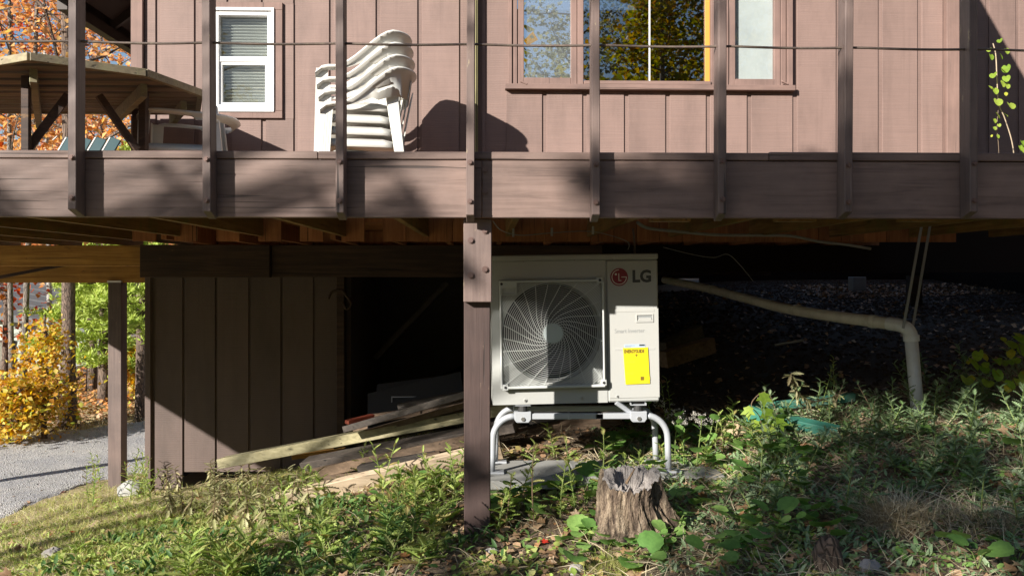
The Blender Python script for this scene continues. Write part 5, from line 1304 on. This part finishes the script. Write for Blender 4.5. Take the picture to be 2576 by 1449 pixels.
shade_tree('thin leaved tree behind the viewer at the left', (-13.6, -3.7, G(-13.6, -3.7)), [(u + q * .09, w_ - q * .10, r * .30, int(n * (.34 if w_ > 6.9 else .6))) for u, w_, r, n in B for q in (-1.5, -.5, .5, 1.5)], 72, leaf=.10, yc=-3.5)
for k, (x, y, h, sd_, m_) in enumerate(((4.8, -11, 8.5, 81, 'crown_autumn'), (7.6, -13, 9.5, 82, 'crown_autumn'), (10.5, -12, 9, 83, 'crown_autumn'), (3.0, -17, 13.2, 84, 'crown_pale'), (6.2, -18, 12, 85, 'crown_autumn'), (13, -16, 10, 86, 'crown_orange'), (0, -26, 6.5, 87, 'crown_autumn'))):
    tree('maple_tree', ['green and gold tree facing the wide window', 'tall dark tree facing the wide window', 'gold tree at the right of the viewer', 'pale tree facing the left sash', 'high tree far behind the viewer', 'orange tree far behind at the right', 'low tree far behind the viewer'][k], (x, y, G(x, y)), h, .16, 1.0, h - .3, 2.3, 26, 10, .17, m_, 'bark_grey', sd_, spread=.28)

C_ = []; nr_ = np.random.default_rng(19)
for _ in range(1700):
    a = nr_.uniform(-150, 75); r = nr_.uniform(24, 34); x = r * math.sin(math.radians(180 + a)) * -1; y = -r * abs(math.cos(math.radians(a))) if abs(a) < 90 else r * abs(math.cos(math.radians(a))) * .5
    x = r * math.sin(math.radians(-a)) if False else -r * math.sin(math.radians(a))
    hmax = 10 if a < 8 else 6.5
    if abs(a) > 100 and False: continue
    C_.append((x, y, -1.5 + nr_.uniform(0, 1) * hmax))
leaf_cloud('woods_behind', C_, 24, 1.0, .75, 'crown_autumn', None, rs=nr_)
tag(bpy.data.objects['woods_behind'], 'woods across the clearing behind the viewer, seen in the window', 'woods', kind='stuff')

# ============================================================= low plants
TM = {}
def proto(name, T, Fm, mat, L):
    me = npmesh(name, T * L, Fm, mat); TM[name] = me; return me
L_LOBE = proto('lobed_leaf', T_LOBE, F_LOBE, 'leaf_weed', .10); L_SERR = proto('toothed_leaf', T_SERR, F_SERR, 'leaf_weed', .095)
L_LOBED = proto('lobed_leaf_dark', T_LOBE, F_LOBE, 'leaf_dark', .095); L_GREY = proto('grey_leaf', T_LOBE, F_LOBE, 'leaf_grey', .075)
L_ROUND = proto('round_leaf', T_ROUND, F_ROUND, 'leaf_round', .085); L_WILT = proto('wilted_leaf', T_SERR, F_SERR, 'leaf_wilt', .09)
L_VINE = proto('vine_leaf', T_MAPLE, F_MAPLE, 'leaf_vine', .105); L_YEL = proto('yellow_leaf', T_OVAL, F_OVAL, 'leaf_yellow', .07); L_LANCE = proto('lance_leaf', T_LANCE, F_LANCE, 'leaf_weed', .11)
L_BRAM = proto('bramble_leaf', T_ROUND * np.array([.75, 1, 1]), F_ROUND, 'leaf_vine', .1); L_DEAD = proto('dead_leaf', T_MAPLE * np.array([1, 1, 2.5]), F_MAPLE, 'leaf_dead', .075); L_RED = proto('red_leaf', T_MAPLE, F_MAPLE, 'leaf_red', .06)
def leaf_obj(me, parent, M, name='leaf'):
    o = bpy.data.objects.new(name, me); COL.objects.link(o); o.parent = parent; o.matrix_local = M; return o
def MR(p, yaw, pitch, roll=0, s=1): return Matrix.Translation(p) @ Matrix.Rotation(yaw, 4, 'Z') @ Matrix.Rotation(pitch, 4, 'X') @ Matrix.Rotation(roll, 4, 'Y') @ Matrix.Scale(s, 4)
def stem_plant(p, h, leaf_me, n, label, group, rs, s0=1.0, s1=.45, stem='stem_green', lean=.25, name='weed', pitch=(.5, -.5), cat='weed', droop=0):
    t = thing(name, label, cat, tuple(p), group=group)
    d = Vector((rs.uniform(-lean, lean), rs.uniform(-lean, lean) - .05, 1)); k = Vector((rs.uniform(-.15, .15), rs.uniform(-.15, .15), 0)) * h
    f = lambda u: Vector((d.x * h * u + k.x * u * u, d.y * h * u + k.y * u * u, h * u * (1 - droop * u)))
    m = MB().tube([f(i / 5) - Vector((0, 0, .02 if i == 0 else 0)) for i in range(6)], [.0035 * (1 - .7 * i / 5) + .0008 for i in range(6)], 5, False)
    link('stem', m.mesh(), stem, t, loc=M_of(t))
    for i in range(n):
        u = .08 + .92 * (i / max(1, n - 1)); a = i * 2.4 + rs.uniform(-.3, .3); s = (s0 + (s1 - s0) * u) * rs.uniform(.8, 1.15)
        leaf_obj(leaf_me, t, MR(f(u), a, pitch[0] + (.9 - pitch[0]) * u ** 2 * .9 + rs.uniform(-.25, .25), rs.uniform(-.3, .3), s))
    return t
def round_plant(p, n, rad, h, label, group, rs, me=None, sc_=(.6, 1.3)):
    t = thing('weed', label, 'weed', tuple(p), group=group); m = MB(); lv = []
    for i in range(n):
        a = i * 2.4 + rs.uniform(-.4, .4); r = rad * math.sqrt((i + .6) / n) * rs.uniform(.7, 1.1); z = h * rs.uniform(.4, 1.1)
        q = Vector((r * math.cos(a), r * math.sin(a), z)); m.tube([(0, 0, 0), (q.x * .5, q.y * .5, z * .8), q], .0014, 4, False)
        lv.append((q, a - PI / 2, rs.uniform(.05, .75), rs.uniform(-.4, .4), rs.uniform(*sc_)))
    link('stem', m.mesh(), 'stem_green', t, loc=M_of(t))
    for q, a, b, c, s in lv: leaf_obj(me or L_ROUND, t, MR(q, a if rs.random() < .5 else rs.uniform(2.4, 3.9), b, c, s))
    return t
LM = [('the foot of the square post', 1200, 1345), ('the stump', 1595, 1290), ('the pale rock', 135, 1405), ('the bark chunk', 2085, 1400), ('the foot of the white pipe', 2305, 1050), ('the green boards', 2030, 1055), ('the vine', 1910, 1040),
      ('the left front leg of the unit stand', 1258, 1200), ('the right leg of the unit stand', 1665, 1150), ('the left end of the pale board', 700, 1275), ('the gap under the dark wall', 550, 1200), ('the far deck post', 300, 1190),
      ('the corner of the dark wall', 380, 1240), ('the bramble', 2500, 940), ('the concrete slab', 1420, 1200), ('the tan lump of earth', 1850, 1110), ('the drooping dead grass', 2235, 1310), ('the bottom left corner', 0, 1449), ('the bottom right corner', 2576, 1449),
      ('the bottom edge centre', 1288, 1449), ('the big pale board', 960, 1205), ('the grass tuft by the stump', 1525, 1430), ('the flat tan stone', 245, 1325), ('the white flower heads', 1725, 1075), ('the bare arching stem', 2470, 1215)]
def to_px(p):
    v = Vector(p); z = v.dot(FWD); return 1288 + F * v.dot(RGT) / z, 693 - F * v.z / z
def place_label(o, base):
    px, py = to_px(o.matrix_basis.translation); bst = min(LM, key=lambda q: math.hypot(px - q[1], (py - q[2]) * 1.3)); dx, dy = px - bst[1], py - bst[2]; r = math.hypot(dx, dy)
    side = ('right of' if dx > 0 else 'left of') if abs(dx) > abs(dy) else ('below' if dy > 0 else 'above')
    o['label'] = base + ' ' + ('hard by ' if r < 35 else ('just ' + side + ' ') if r < 80 else (side + ' ') if r < 140 else ('some way ' + side + ' ') if r < 220 else ('well ' + side + ' ')) + bst[0]
rs = random.Random(15)
def where(px, py): return GP(px, py)
def patch(n, x0, x1, y0, y1, fn, ymin=None):
    for _ in range(n):
        px, py = rs.uniform(x0, x1), rs.uniform(y0, y1)
        if ymin and py < ymin(px): continue
        fn(where(px, py))
post_x = (1160, 1240)
g1 = 'lobed leaf weeds left of the square post'
patch(20, 700, 1140, 1245, 1449, lambda p: stem_plant(p, rs.uniform(.12, .3), L_LOBE, rs.randint(9, 14), 'bright green lobed weed in the sunny patch left of the square post', g1, rs, 1.25, .6))
g2 = 'toothed leaf weeds in front of the lumber pile'
patch(15, 560, 1120, 1215, 1330, lambda p: stem_plant(p, rs.uniform(.16, .3), L_SERR, rs.randint(11, 16), 'upright toothed leaf weed growing against the pale board', g2, rs, 1.2, .5), lambda x: 1330 - .22 * (x - 500))
g2b = 'dark leafy weeds at the bottom of the slope'
patch(8, 640, 1130, 1360, 1500, lambda p: stem_plant(p, rs.uniform(.12, .22), L_LOBED, rs.randint(9, 13), 'dark green lobed weed near the bottom edge left of the post', g2b, rs, 1.25, .6))
g3 = 'wilted weeds beneath the gap in the wall'
patch(40, 400, 780, 1225, 1340, lambda p: stem_plant(p, rs.uniform(.16, .3), L_WILT, 16, 'wilted olive weed drooping beneath the dark wall', g3, rs, 1, .7, 'stem_brown', pitch=(-.9, -.9), droop=.15))
g4 = 'weeds round the foot of the deck post'
patch(18, 215, 400, 1210, 1300, lambda p: stem_plant(p, rs.uniform(.2, .42), L_SERR, 18, 'bushy green weed round the foot of the far deck post', g4, rs, .8, .5), None)
g5 = 'small weeds in the left lawn'
patch(26, 40, 640, 1330, 1449, lambda p: stem_plant(p, rs.uniform(.06, .13), L_SERR, rs.randint(7, 10), 'small bright weed in the sunny grass at lower left', g5, rs, .75, .5), lambda x: 1400 - .1 * x)
patch(12, 420, 660, 1400, 1500, lambda p: stem_plant(p, rs.uniform(.1, .16), L_SERR, 12, 'long leaved bright weed at the bottom edge', 'long leaved weeds at the bottom edge', rs, 1.3, .8))
g6 = 'tall lobed weeds in front of the unit stand'
for px, py, h in ((1345, 1330, .42), (1450, 1290, .36), (1505, 1270, .40), (1270, 1330, .26), (1410, 1300, .3), (1560, 1280, .28), (1395, 1150, .2), (1300, 1300, .3), (1250, 1345, .2), (1620, 1250, .25)):
    stem_plant(where(px, py), h, L_LOBE, 15, 'tall thistle like weed in front of the unit stand', g6, rs, .85, .45, 'stem_brown' if px in (1345, 1270) else 'stem_green')
for px, py, h in ((1140, 1230, .3), (1110, 1260, .24), (1150, 1270, .22), (905, 1200, .2), (1015, 1240, .16)): stem_plant(where(px, py), h, L_LOBE, 14, 'upright spiky weed rising in front of the pale board', 'spiky weeds before the pale board', rs, 1, .4)
g7 = 'round leaf weeds round the stump'
patch(44, 1440, 2080, 1080, 1440, lambda p: None if abs(p.x - sp_.x) < .2 and abs(p.y - sp_.y) < .22 else round_plant(p, rs.randint(4, 8), rs.uniform(.06, .12), rs.uniform(.05, .12), 'low weed with round scalloped leaves on the shaded slope', g7, rs))
g7b = 'round leaf weeds by the square post'
for px, py in ((1265, 1300), (1290, 1270), (1330, 1280), (1400, 1262), (1380, 1310), (1210, 1340), (1470, 1240), (1500, 1225), (1540, 1250), (1060, 1270), (1010, 1300), (1110, 1320), (960, 1290), (1040, 1230)):
    round_plant(where(px, py), rs.randint(4, 7), .09, .09, 'round leaf weed near the foot of the square post', g7b, rs)
g8 = 'big round leaves scattered on the right slope'
for px, py in ((2350, 1115), (2430, 1180), (2315, 1225), (2555, 1270), (2560, 1160), (2500, 1290), (2010, 1180), (1950, 1200), (1920, 1250), (2110, 1330), (2080, 1370), (2560, 1420), (1800, 1260), (1860, 1330), (2460, 1430), (2390, 1400), (1690, 1330), (1760, 1290), (1700, 1100), (1760, 1120), (1850, 1140), (1780, 1180)):
    round_plant(where(px, py), 3, .05, .07, 'large round leaf weed standing out of the dead grass', g8, rs, sc_=(.75, 1.15))
g9 = 'grey green feathery weeds on the right slope'
patch(62, 1880, 2640, 1040, 1330, lambda p: stem_plant(p, rs.uniform(.12, .3), L_GREY, rs.randint(12, 18), 'grey green feathery weed on the shaded right slope', g9, rs, 1.2, .6, lean=.6))
patch(24, 2300, 2640, 960, 1100, lambda p: stem_plant(p, rs.uniform(.18, .34), L_GREY, 16, 'grey green feathery weed beside the white pipe', 'feathery weeds beside the white pipe', rs, 1.4, .6, lean=.5))
patch(10, 1960, 2230, 1010, 1100, lambda p: stem_plant(p, rs.uniform(.15, .28), L_GREY, 14, 'dull feathery weed at the edge of the dark crawl space', 'feathery weeds at the crawl space edge', rs, 1.1, .6, 'stem_brown', lean=.7))
patch(14, 1640, 1900, 1090, 1200, lambda p: stem_plant(p, rs.uniform(.1, .2), L_SERR, 12, 'yellow green weed in the sun patch right of the stand', 'weeds in the sun patch right of the stand', rs, .8, .5))
for px, py in ((1800, 1130), (1820, 1140), (1845, 1130), (1835, 1100)): stem_plant(where(px, py), .22, L_LOBE, 12, 'small bright spiky weed in the sun behind the flowers', 'bright weeds behind the flowers', rs, .7, .5)
for px, py in ((1685, 1030), (1672, 1045), (2060, 985), (2100, 980)): stem_plant(where(px, py + 60), .38, L_SERR, 12, 'dim green weed in the shade behind the unit', 'dim weeds behind the unit', rs, .7, .4)
for px, py in ((1500, 1365), (1530, 1385), (1575, 1392), (1640, 1385), (1680, 1350), (1690, 1370), (1655, 1395), (1510, 1330)):
    round_plant(where(px, py), rs.randint(4, 6), .06, .06, 'small round leaved weed tucked against the base of the stump', 'weeds at the base of the stump', rs, sc_=(.5, .9))
# white flower heads
for px, py, h in ((1700, 1170, .3), (1720, 1175, .27), (1750, 1180, .3), (1665, 1150, .32), (1775, 1170, .26)):
    p = where(px, py); t = stem_plant(p, h, L_ROUND, 5, 'weed topped with tiny white flower heads right of the stand', 'white flowered weeds', rs, .9, .6, name='flowering_weed')
    c = [(rs.gauss(0, .035), rs.gauss(0, .035), h + rs.uniform(-.02, .03)) for _ in range(14)]
    cc = np.repeat(np.array(c), 9, axis=0) + RNG.normal(0, .006, (126, 3)); V, Fi = scatter(T_STONE, F_STONE, cc, rots(126, rr(126, 0, 6), rr(126, 0, 3), rr(126, 0, 3)), rr(126, .0018, .004))
    link('flower_head', npmesh('flower_head', V, Fi, 'flower_white'), None, t, loc=M_of(t))
# vine with maple-like leaves
vb = P(1905, 1090, 5.35)
vine = thing('vine', 'young vine with five yellow green pointed leaves before the green boards', 'vine', tuple(vb))
def vloc(px, py, Yd): return M_of(vine).inverted() @ P(px, py, Yd)
link('stem', MB().tube(smooth_pts([vloc(1915, 1100, 5.35), vloc(1912, 1050, 5.3), vloc(1890, 1020, 5.28), vloc(1905, 995, 5.3), vloc(1925, 985, 5.3)]), .003, 5).mesh(), 'stem_brown', vine, loc=M_of(vine))
for px, py, s, a in ((1922, 985, .95, 2.9), (1926, 1022, 1.25, 3.3), (1884, 1020, .9, 2.6), (1930, 1062, 1.05, 3.0), (1956, 1050, .95, 3.5), (1900, 1055, .7, 2.8)): leaf_obj(L_VINE, vine, MR(vloc(px, py, 5.26), a, -1.05 + .2 * math.sin(px), .25 * math.sin(py), s))
for k, (bx, by2, stems) in enumerate((((2590, 1000, ((2440, 905), (2470, 880), (2520, 850), (2555, 840), (2500, 925), (2440, 940), (2545, 905), (2570, 870), (2485, 950), (2530, 960), (2570, 930), (2470, 915), (2560, 955), (2580, 900), (2495, 900), (2545, 870), (2515, 905))),))):
    b_ = P(bx, by2, 5.4); t = thing('bramble', 'leafy bramble with rounded green and yellowing leaves at the right edge', 'bramble', tuple(b_)); Mi = M_of(t).inverted(); m = MB()
    for px, py in stems:
        q = Mi @ P(px, py, 5.3 + .15 * math.sin(px)); m.tube([(0, 0, -.1), tuple(q * .5 + Vector((0, 0, .04))), tuple(q)], .0022, 4, False)
        for j in range(2): leaf_obj(L_BRAM if (px + j) % 5 else L_YEL, t, MR(q + Vector((rs.uniform(-.03, .03), 0, rs.uniform(-.02, .02))), rs.uniform(2.4, 3.9), rs.uniform(-1.0, -.3), rs.uniform(-.4, .4), rs.uniform(.65, 1.15)))
    link('stem', m.mesh(), 'stem_brown', t, loc=M_of(t))
# sapling at the corner beyond the deck
sb = P(2552, 385, 5.9); sap = thing('sapling', 'climbing sapling with round lit leaves in the dark corner at the right', 'sapling', tuple(sb)); Mi = M_of(sap).inverted()
link('stem', MB().tube(smooth_pts([Mi @ P(*q) for q in ((2556, 470, 5.9), (2548, 370, 5.9), (2528, 300, 5.9), (2512, 260, 5.9), (2508, 200, 5.9), (2505, 140, 5.9), (2498, 110, 5.9))]), .004, 5).mesh(), 'pale_lumber', sap, loc=M_of(sap))
link('stem', MB().tube(smooth_pts([Mi @ P(*q) for q in ((2515, 470, 5.9), (2512, 370, 5.9), (2508, 320, 5.9), (2512, 270, 5.9))]), .0025, 5).mesh(), 'stem_brown', sap, loc=M_of(sap))
for i, (px, py, s) in enumerate(((2488, 128, .6), (2515, 105, .6), (2530, 128, .6), (2490, 142, .7), (2515, 142, .6), (2532, 170, .9), (2500, 190, .8), (2530, 197, .8), (2488, 222, .8), (2515, 208, .85), (2530, 215, .7), (2500, 228, .7), (2530, 238, .6), (2508, 255, .95), (2538, 265, .95), (2505, 290, .7), (2525, 292, .5), (2500, 325, .4), (2512, 318, .4), (2495, 345, .4), (2508, 345, .4), (2570, 360, .7), (2576, 375, .8), (2565, 372, .6), (2500, 305, .45), (2520, 178, .7))):
    leaf_obj(L_YEL if i in (8, 19, 12) else L_BRAM, sap, MR(Mi @ P(px, py - 6, 5.88), rs.uniform(2.5, 3.8), rs.uniform(-1.2, -.7), rs.uniform(-.4, .4), s * .82))
# arching stems over the right slope
for k, (pp, lab) in enumerate(((((2130, 985, 5.6), (2050, 1010, 5.3), (2010, 990, 5.2), (1990, 940, 5.1)), 'withered arching stem with shrivelled leaves before the dark crawl space'), (((2576, 1180, 4.4), (2470, 1215, 4.3), (2380, 1260, 4.2)), 'long bare green stem arching over the dead grass at the right'), (((2576, 1110, 4.9), (2470, 1075, 4.9), (2370, 1070, 4.9)), 'bent feathery stem leaning left beside the white pipe'))):
    q = smooth_pts([P(*a) for a in pp]); t = thing('arching_stem', lab, 'stem', tuple(q[0])); link('stem', MB().tube(q, .0045, 6).mesh(), 'stem_green' if k else 'stem_brown', t, loc=Matrix.Identity(4))
    if k != 1:
        Mi = M_of(t).inverted()
        for v in q[2:]:
            for j in range(3): leaf_obj(L_WILT if k == 0 else L_GREY, t, MR(Mi @ v, rs.uniform(0, 6), rs.uniform(-1.2, .3), rs.uniform(-1, 1), rs.uniform(.4, .9)))
# grass tufts
def tuft(px, py, n, L, label, mat='grass_blade', spread=.05):
    p = where(px, py); k = n; pos = np.column_stack([RNG.normal(p.x, spread, k), RNG.normal(p.y, spread, k)]); pos = np.column_stack([pos, ground(pos[:, 0], pos[:, 1]) - .005])
    V, Fi = scatter(T_THIN, F_BLADE, pos, rots(k, rr(k, 0, 6.28), rr(k, -.25, .95), rr(k, -.5, .5)), rr(k, L * .4, L))
    tag(link('grass_tuft', npmesh('grass_tuft', V, Fi, mat), None), label, 'grass tuft')
tuft(1520, 1430, 500, .11, 'green grass tuft at the foot of the stump'); tuft(1560, 1445, 300, .1, 'second green grass tuft just right of the first')
tuft(2230, 1320, 1500, .2, 'drooping dead grass tuft in the middle of the right slope', 'straw', .05); tuft(2290, 1310, 800, .2, 'dead grass tuft hanging right of the biggest one', 'straw', .06)
tuft(1210, 1440, 200, .12, 'thin grass tuft under the square post'); tuft(90, 1420, 300, .1, 'pale grass tuft in the lower left corner'); tuft(2480, 1330, 900, .2, 'long dead grass at the far right', 'straw', .08)
for k, (x0, x1, y0, y1, n) in enumerate(((-.9, 4.2, 2.7, 5.6, 1500), (-5.5, -.5, 2.8, 7.2, 500))):
    x, y = rr(n, x0, x1), rr(n, y0, y1); V, Fi = scatter(T_MAPLE * np.array([1, 1, 2.2]), F_MAPLE, np.column_stack([x, y, ground(x, y) + .015]), rots(n, rr(n, 0, 6.28), rr(n, -.5, .5), RNG.normal(0, .5, n)), rr(n, .03, .075))
    tag(link('dead_leaf_cover', npmesh('dead_leaf_cover', V, Fi, 'leaf_dead'), None, local=True), ['dry curled leaves strewn over the slope at the right', 'dry leaves strewn over the lawn at the left'][k], 'leaf litter', kind='stuff')
# fallen leaves that can be told apart
dl = thing('dummy', '', '') if False else None
fallen = []
for i in range(170):
    if i < 70: px, py = rs.uniform(1180, 2560), rs.uniform(1240, 1449)
    elif i < 110: px, py = rs.uniform(0, 330), rs.uniform(1095, 1290)
    elif i < 130: px, py = rs.uniform(1230, 1500), rs.uniform(1290, 1440)
    else: px, py = rs.uniform(0, 1100), rs.uniform(1300, 1449)
    p = where(px, py); o = bpy.data.objects.new('fallen_leaf', L_RED if i % 17 == 3 else L_DEAD); COL.objects.link(o)
    o.matrix_world = MR(p + Vector((0, 0, .012)), rs.uniform(0, 6), rs.uniform(-.3, .35), rs.uniform(-.4, .4), rs.uniform(.55, 1.15))
    lab = 'fallen red leaf on the ground' if i % 17 == 3 else ('dry brown leaf fallen on the grey gravel' if 70 <= i < 110 else 'dry curled brown leaf lying among the weeds' if i < 130 else 'dry brown leaf lying in the sunny grass')
    tag(o, lab, 'leaf', lab + 's')

# ============================================================= ground cover
def cover(name, n, fx, T, Fm, mat, size, pitch, label, lift=0.0, roll=.5):
    x, y = fx(n); k = len(x); pos = np.column_stack([x, y, ground(x, y) + lift])
    V, Fi = scatter(T, Fm, pos, rots(k, rr(k, 0, 6.28), rr(k, *pitch), RNG.normal(0, roll, k)), rr(k, *size))
    tag(link(name, npmesh(name, V, Fi, mat), None, local=True), label, 'ground cover', kind='stuff')
def clumpy(x, y, s=1.0): return .5 + .25 * np.sin(2.3 * s * x + 1.7 * np.sin(1.9 * s * y)) + .25 * np.sin(3.1 * s * y + 2.1 * np.sin(2.7 * s * x + 1))
def region(x0, x1, y0, y1, f):
    def g(n):
        x, y = rr(n, x0, x1), rr(n, y0, y1); k = rr(n, 0, 1) < f(x, y); return x[k], y[k]
    return g
left = lambda x, y: np.clip(-(x + .2) / 1.5, 0, 1) * ((y < 7.7) | (x < -3.25)) * (x > np.where(y < 6.7, -5.0 - 1.93 * (6.7 - y), -5.0 + .5 * (y - 6.7)))
cover('lawn_grass', 150000, region(-7, 0, 2.6, 9.6, lambda x, y: left(x, y) * (.35 + .65 * clumpy(x, y, 1.5))), T_BLADE, F_BLADE, 'grass_blade', (.03, .085), (.1, 1.2), 'short yellow green grass on the sunny slope at the left')
cover('lawn_straw', 60000, region(-7, .3, 2.6, 9.6, lambda x, y: left(x, y)), T_THIN, F_BLADE, 'straw', (.04, .12), (-.12, .4), 'dry straw lying in the left lawn', .006)
mid = lambda x, y: (x > -2.6) * (x < 1.4) * (y < 5.5 - .3 * x) * clumpy(x, y, 2.2) ** 1.2 * np.where(x > -.4, .45, 1.0)
cover('clover_cover', 34000, region(-2.8, 1.6, 2.6, 6.2, mid), T_OVAL, F_OVAL, 'leaf_weed', (.015, .045), (-.2, .9), 'small green leaves covering the slope in the middle', .01)
cover('lawn_weeds', 22000, region(-5, .2, 2.6, 7.6, lambda x, y: left(x, y) * clumpy(x + 1, y + 4, 2.4) ** 1.5), T_LANCE, F_LANCE, 'leaf_weed', (.02, .055), (-.1, 1.0), 'small bright weeds growing through the left lawn', .01)
cover('dark_cover', 5000, region(-2.4, .2, 2.6, 5.2, lambda x, y: clumpy(x + 3, y, 2.8) ** 2), T_LANCE, F_LANCE, 'leaf_dark', (.03, .08), (0, 1.1), 'dark green leaves low in the weeds', .02)
rt_ = lambda x, y: (x > .7) * (y < 5.9 + .15 * x) * (y < 6.3)
cover('right_cover', 30000, region(.6, 4.6, 2.6, 6.3, lambda x, y: rt_(x, y) * clumpy(x, y, 2.6)), T_LANCE, F_LANCE, 'leaf_grey', (.02, .06), (-.1, 1.1), 'fine grey green leaves on the shaded right slope', .01)
cover('right_green', 30000, region(.6, 4.6, 2.6, 6.0, lambda x, y: rt_(x, y) * clumpy(x + 5, y + 2, 3.1) ** 1.5), T_OVAL, F_OVAL, 'leaf_round', (.012, .035), (-.1, .7), 'tiny round green leaves on the shaded slope', .012)
cover('right_straw', 30000, region(-1.2, 4.6, 2.6, 6.2, lambda x, y: np.where(x > .6, 1, .5) * clumpy(x + 2, y + 5, 2.0)), T_THIN, F_BLADE, 'straw', (.05, .2), (-.15, .6), 'dead grass and straw lying over the slope', .01)
cover('leaf_litter', 11000, region(-.8, 4.6, 2.6, 6.4, lambda x, y: .5 + 0 * x), T_OVAL, F_OVAL, 'leaf_dead', (.015, .05), (-.4, .4), 'brown leaf litter on the soil', .008)
cover('bank_litter', 26000, region(-12, -2, 11.2, 24, lambda x, y: (y > 13.6 + (x + 5.4) * .95) * 1.0), T_L4, F_L4, 'leaf_dead', (.05, .11), (-.4, .5), 'fallen leaves covering the bank beyond the drive', .015)
cover('bank_brush', 9000, region(-12, -3, 11.6, 19, lambda x, y: (y > 13.0 + (x + 6.0) * .95) * clumpy(x, y, 1.2)), T_L4, F_L4, 'crown_orange', (.04, .09), (-.2, 1), 'low orange brush along the edge of the drive', .12)
cover('bank_grass', 16000, region(-12, -2.5, 9.0, 16, lambda x, y: (np.abs(y - (12.9 + (x + 5.8) * .95)) < .5) * 1.0), T_BLADE, F_BLADE, 'straw', (.08, .2), (.3, 1.4), 'dry grass along the far edge of the drive', 0)
x, y = rr(20000, .6, 7.4), rr(20000, 5.9, 13.8); V, Fi = scatter(T_STONE, F_STONE, np.column_stack([x, y, ground(x, y)]), rots(20000, rr(20000, 0, 6), rr(20000, -.5, .5), rr(20000, -.5, .5)), rr(20000, .006, .05) ** 1.15)
tag(link('soil_clods', npmesh('soil_clods', V, Fi, 'dry_clod'), None, local=True), 'clods of dry earth in the dark crawl space', 'soil', kind='stuff')
cover('crawl_leaves', 1500, region(1, 6, 5.9, 12, lambda x, y: .8 + 0 * x), T_L4, F_L4, 'leaf_dead', (.03, .07), (-.4, .5), 'stray dry leaves on the soil under the deck', .02)
cover('crawl_litter', 2600, region(4.5, 9, 11.4, 13, lambda x, y: .8 + 0 * x), T_L4, F_L4, 'leaf_dead', (.03, .08), (-.4, .4), 'dry leaves at the back of the crawl space', .01)
# dead twigs
for i in range(26):
    px, py = rs.uniform(1180, 2560), rs.uniform(1180, 1449); p = where(px, py); a = rs.uniform(0, 3.1); L = rs.uniform(.06, .2); d = Vector((math.cos(a), math.sin(a) * .6, rs.uniform(-.1, .35))) * L
    tag(MB().tube([p + Vector((0, 0, .01)), p + d * .5 + Vector((0, 0, .02)), p + d + Vector((0, 0, .012))], [.0025, .002, .001], 5).build('twig', 'stem_brown' if i % 2 else 'straw'), 'thin dry twig lying on the slope', 'twig', 'dry twigs on the slope')

SHORT = {'small round leaved weed tucked against the base of the stump': 'small round leaved weed', 'bright green lobed weed in the sunny patch left of the square post': 'bright green lobed weed', 'upright toothed leaf weed growing against the pale board': 'upright toothed leaf weed', 'dark green lobed weed near the bottom edge left of the post': 'dark green lobed weed',
 'wilted olive weed drooping beneath the dark wall': 'wilted drooping olive weed', 'bushy green weed round the foot of the far deck post': 'bushy green weed', 'small bright weed in the sunny grass at lower left': 'small bright weed', 'long leaved bright weed at the bottom edge': 'long leaved bright weed',
 'tall thistle like weed in front of the unit stand': 'tall thistle like weed', 'upright spiky weed rising in front of the pale board': 'upright spiky weed', 'low weed with round scalloped leaves on the shaded slope': 'low round leaved weed', 'round leaf weed near the foot of the square post': 'round leaved weed in broken sun',
 'large round leaf weed standing out of the dead grass': 'weed with large round leaves', 'grey green feathery weed on the shaded right slope': 'grey green feathery weed', 'grey green feathery weed beside the white pipe': 'tall grey green feathery weed', 'dull feathery weed at the edge of the dark crawl space': 'dull brown stemmed feathery weed',
 'yellow green weed in the sun patch right of the stand': 'yellow green sunlit weed', 'small bright spiky weed in the sun behind the flowers': 'small bright spiky weed', 'dim green weed in the shade behind the unit': 'dim green shaded weed', 'weed topped with tiny white flower heads right of the stand': 'weed with tiny white flower heads',
 'fallen red leaf on the ground': 'fallen red leaf', 'dry brown leaf fallen on the grey gravel': 'brown leaf on gravel', 'dry curled brown leaf lying among the weeds': 'dry curled brown leaf', 'dry brown leaf lying in the sunny grass': 'dry brown leaf', 'thin dry twig lying on the slope': 'thin dry twig'}
for o in COL.objects:
    if o.parent is None and o.get('label') in SHORT: place_label(o, SHORT[o['label']])
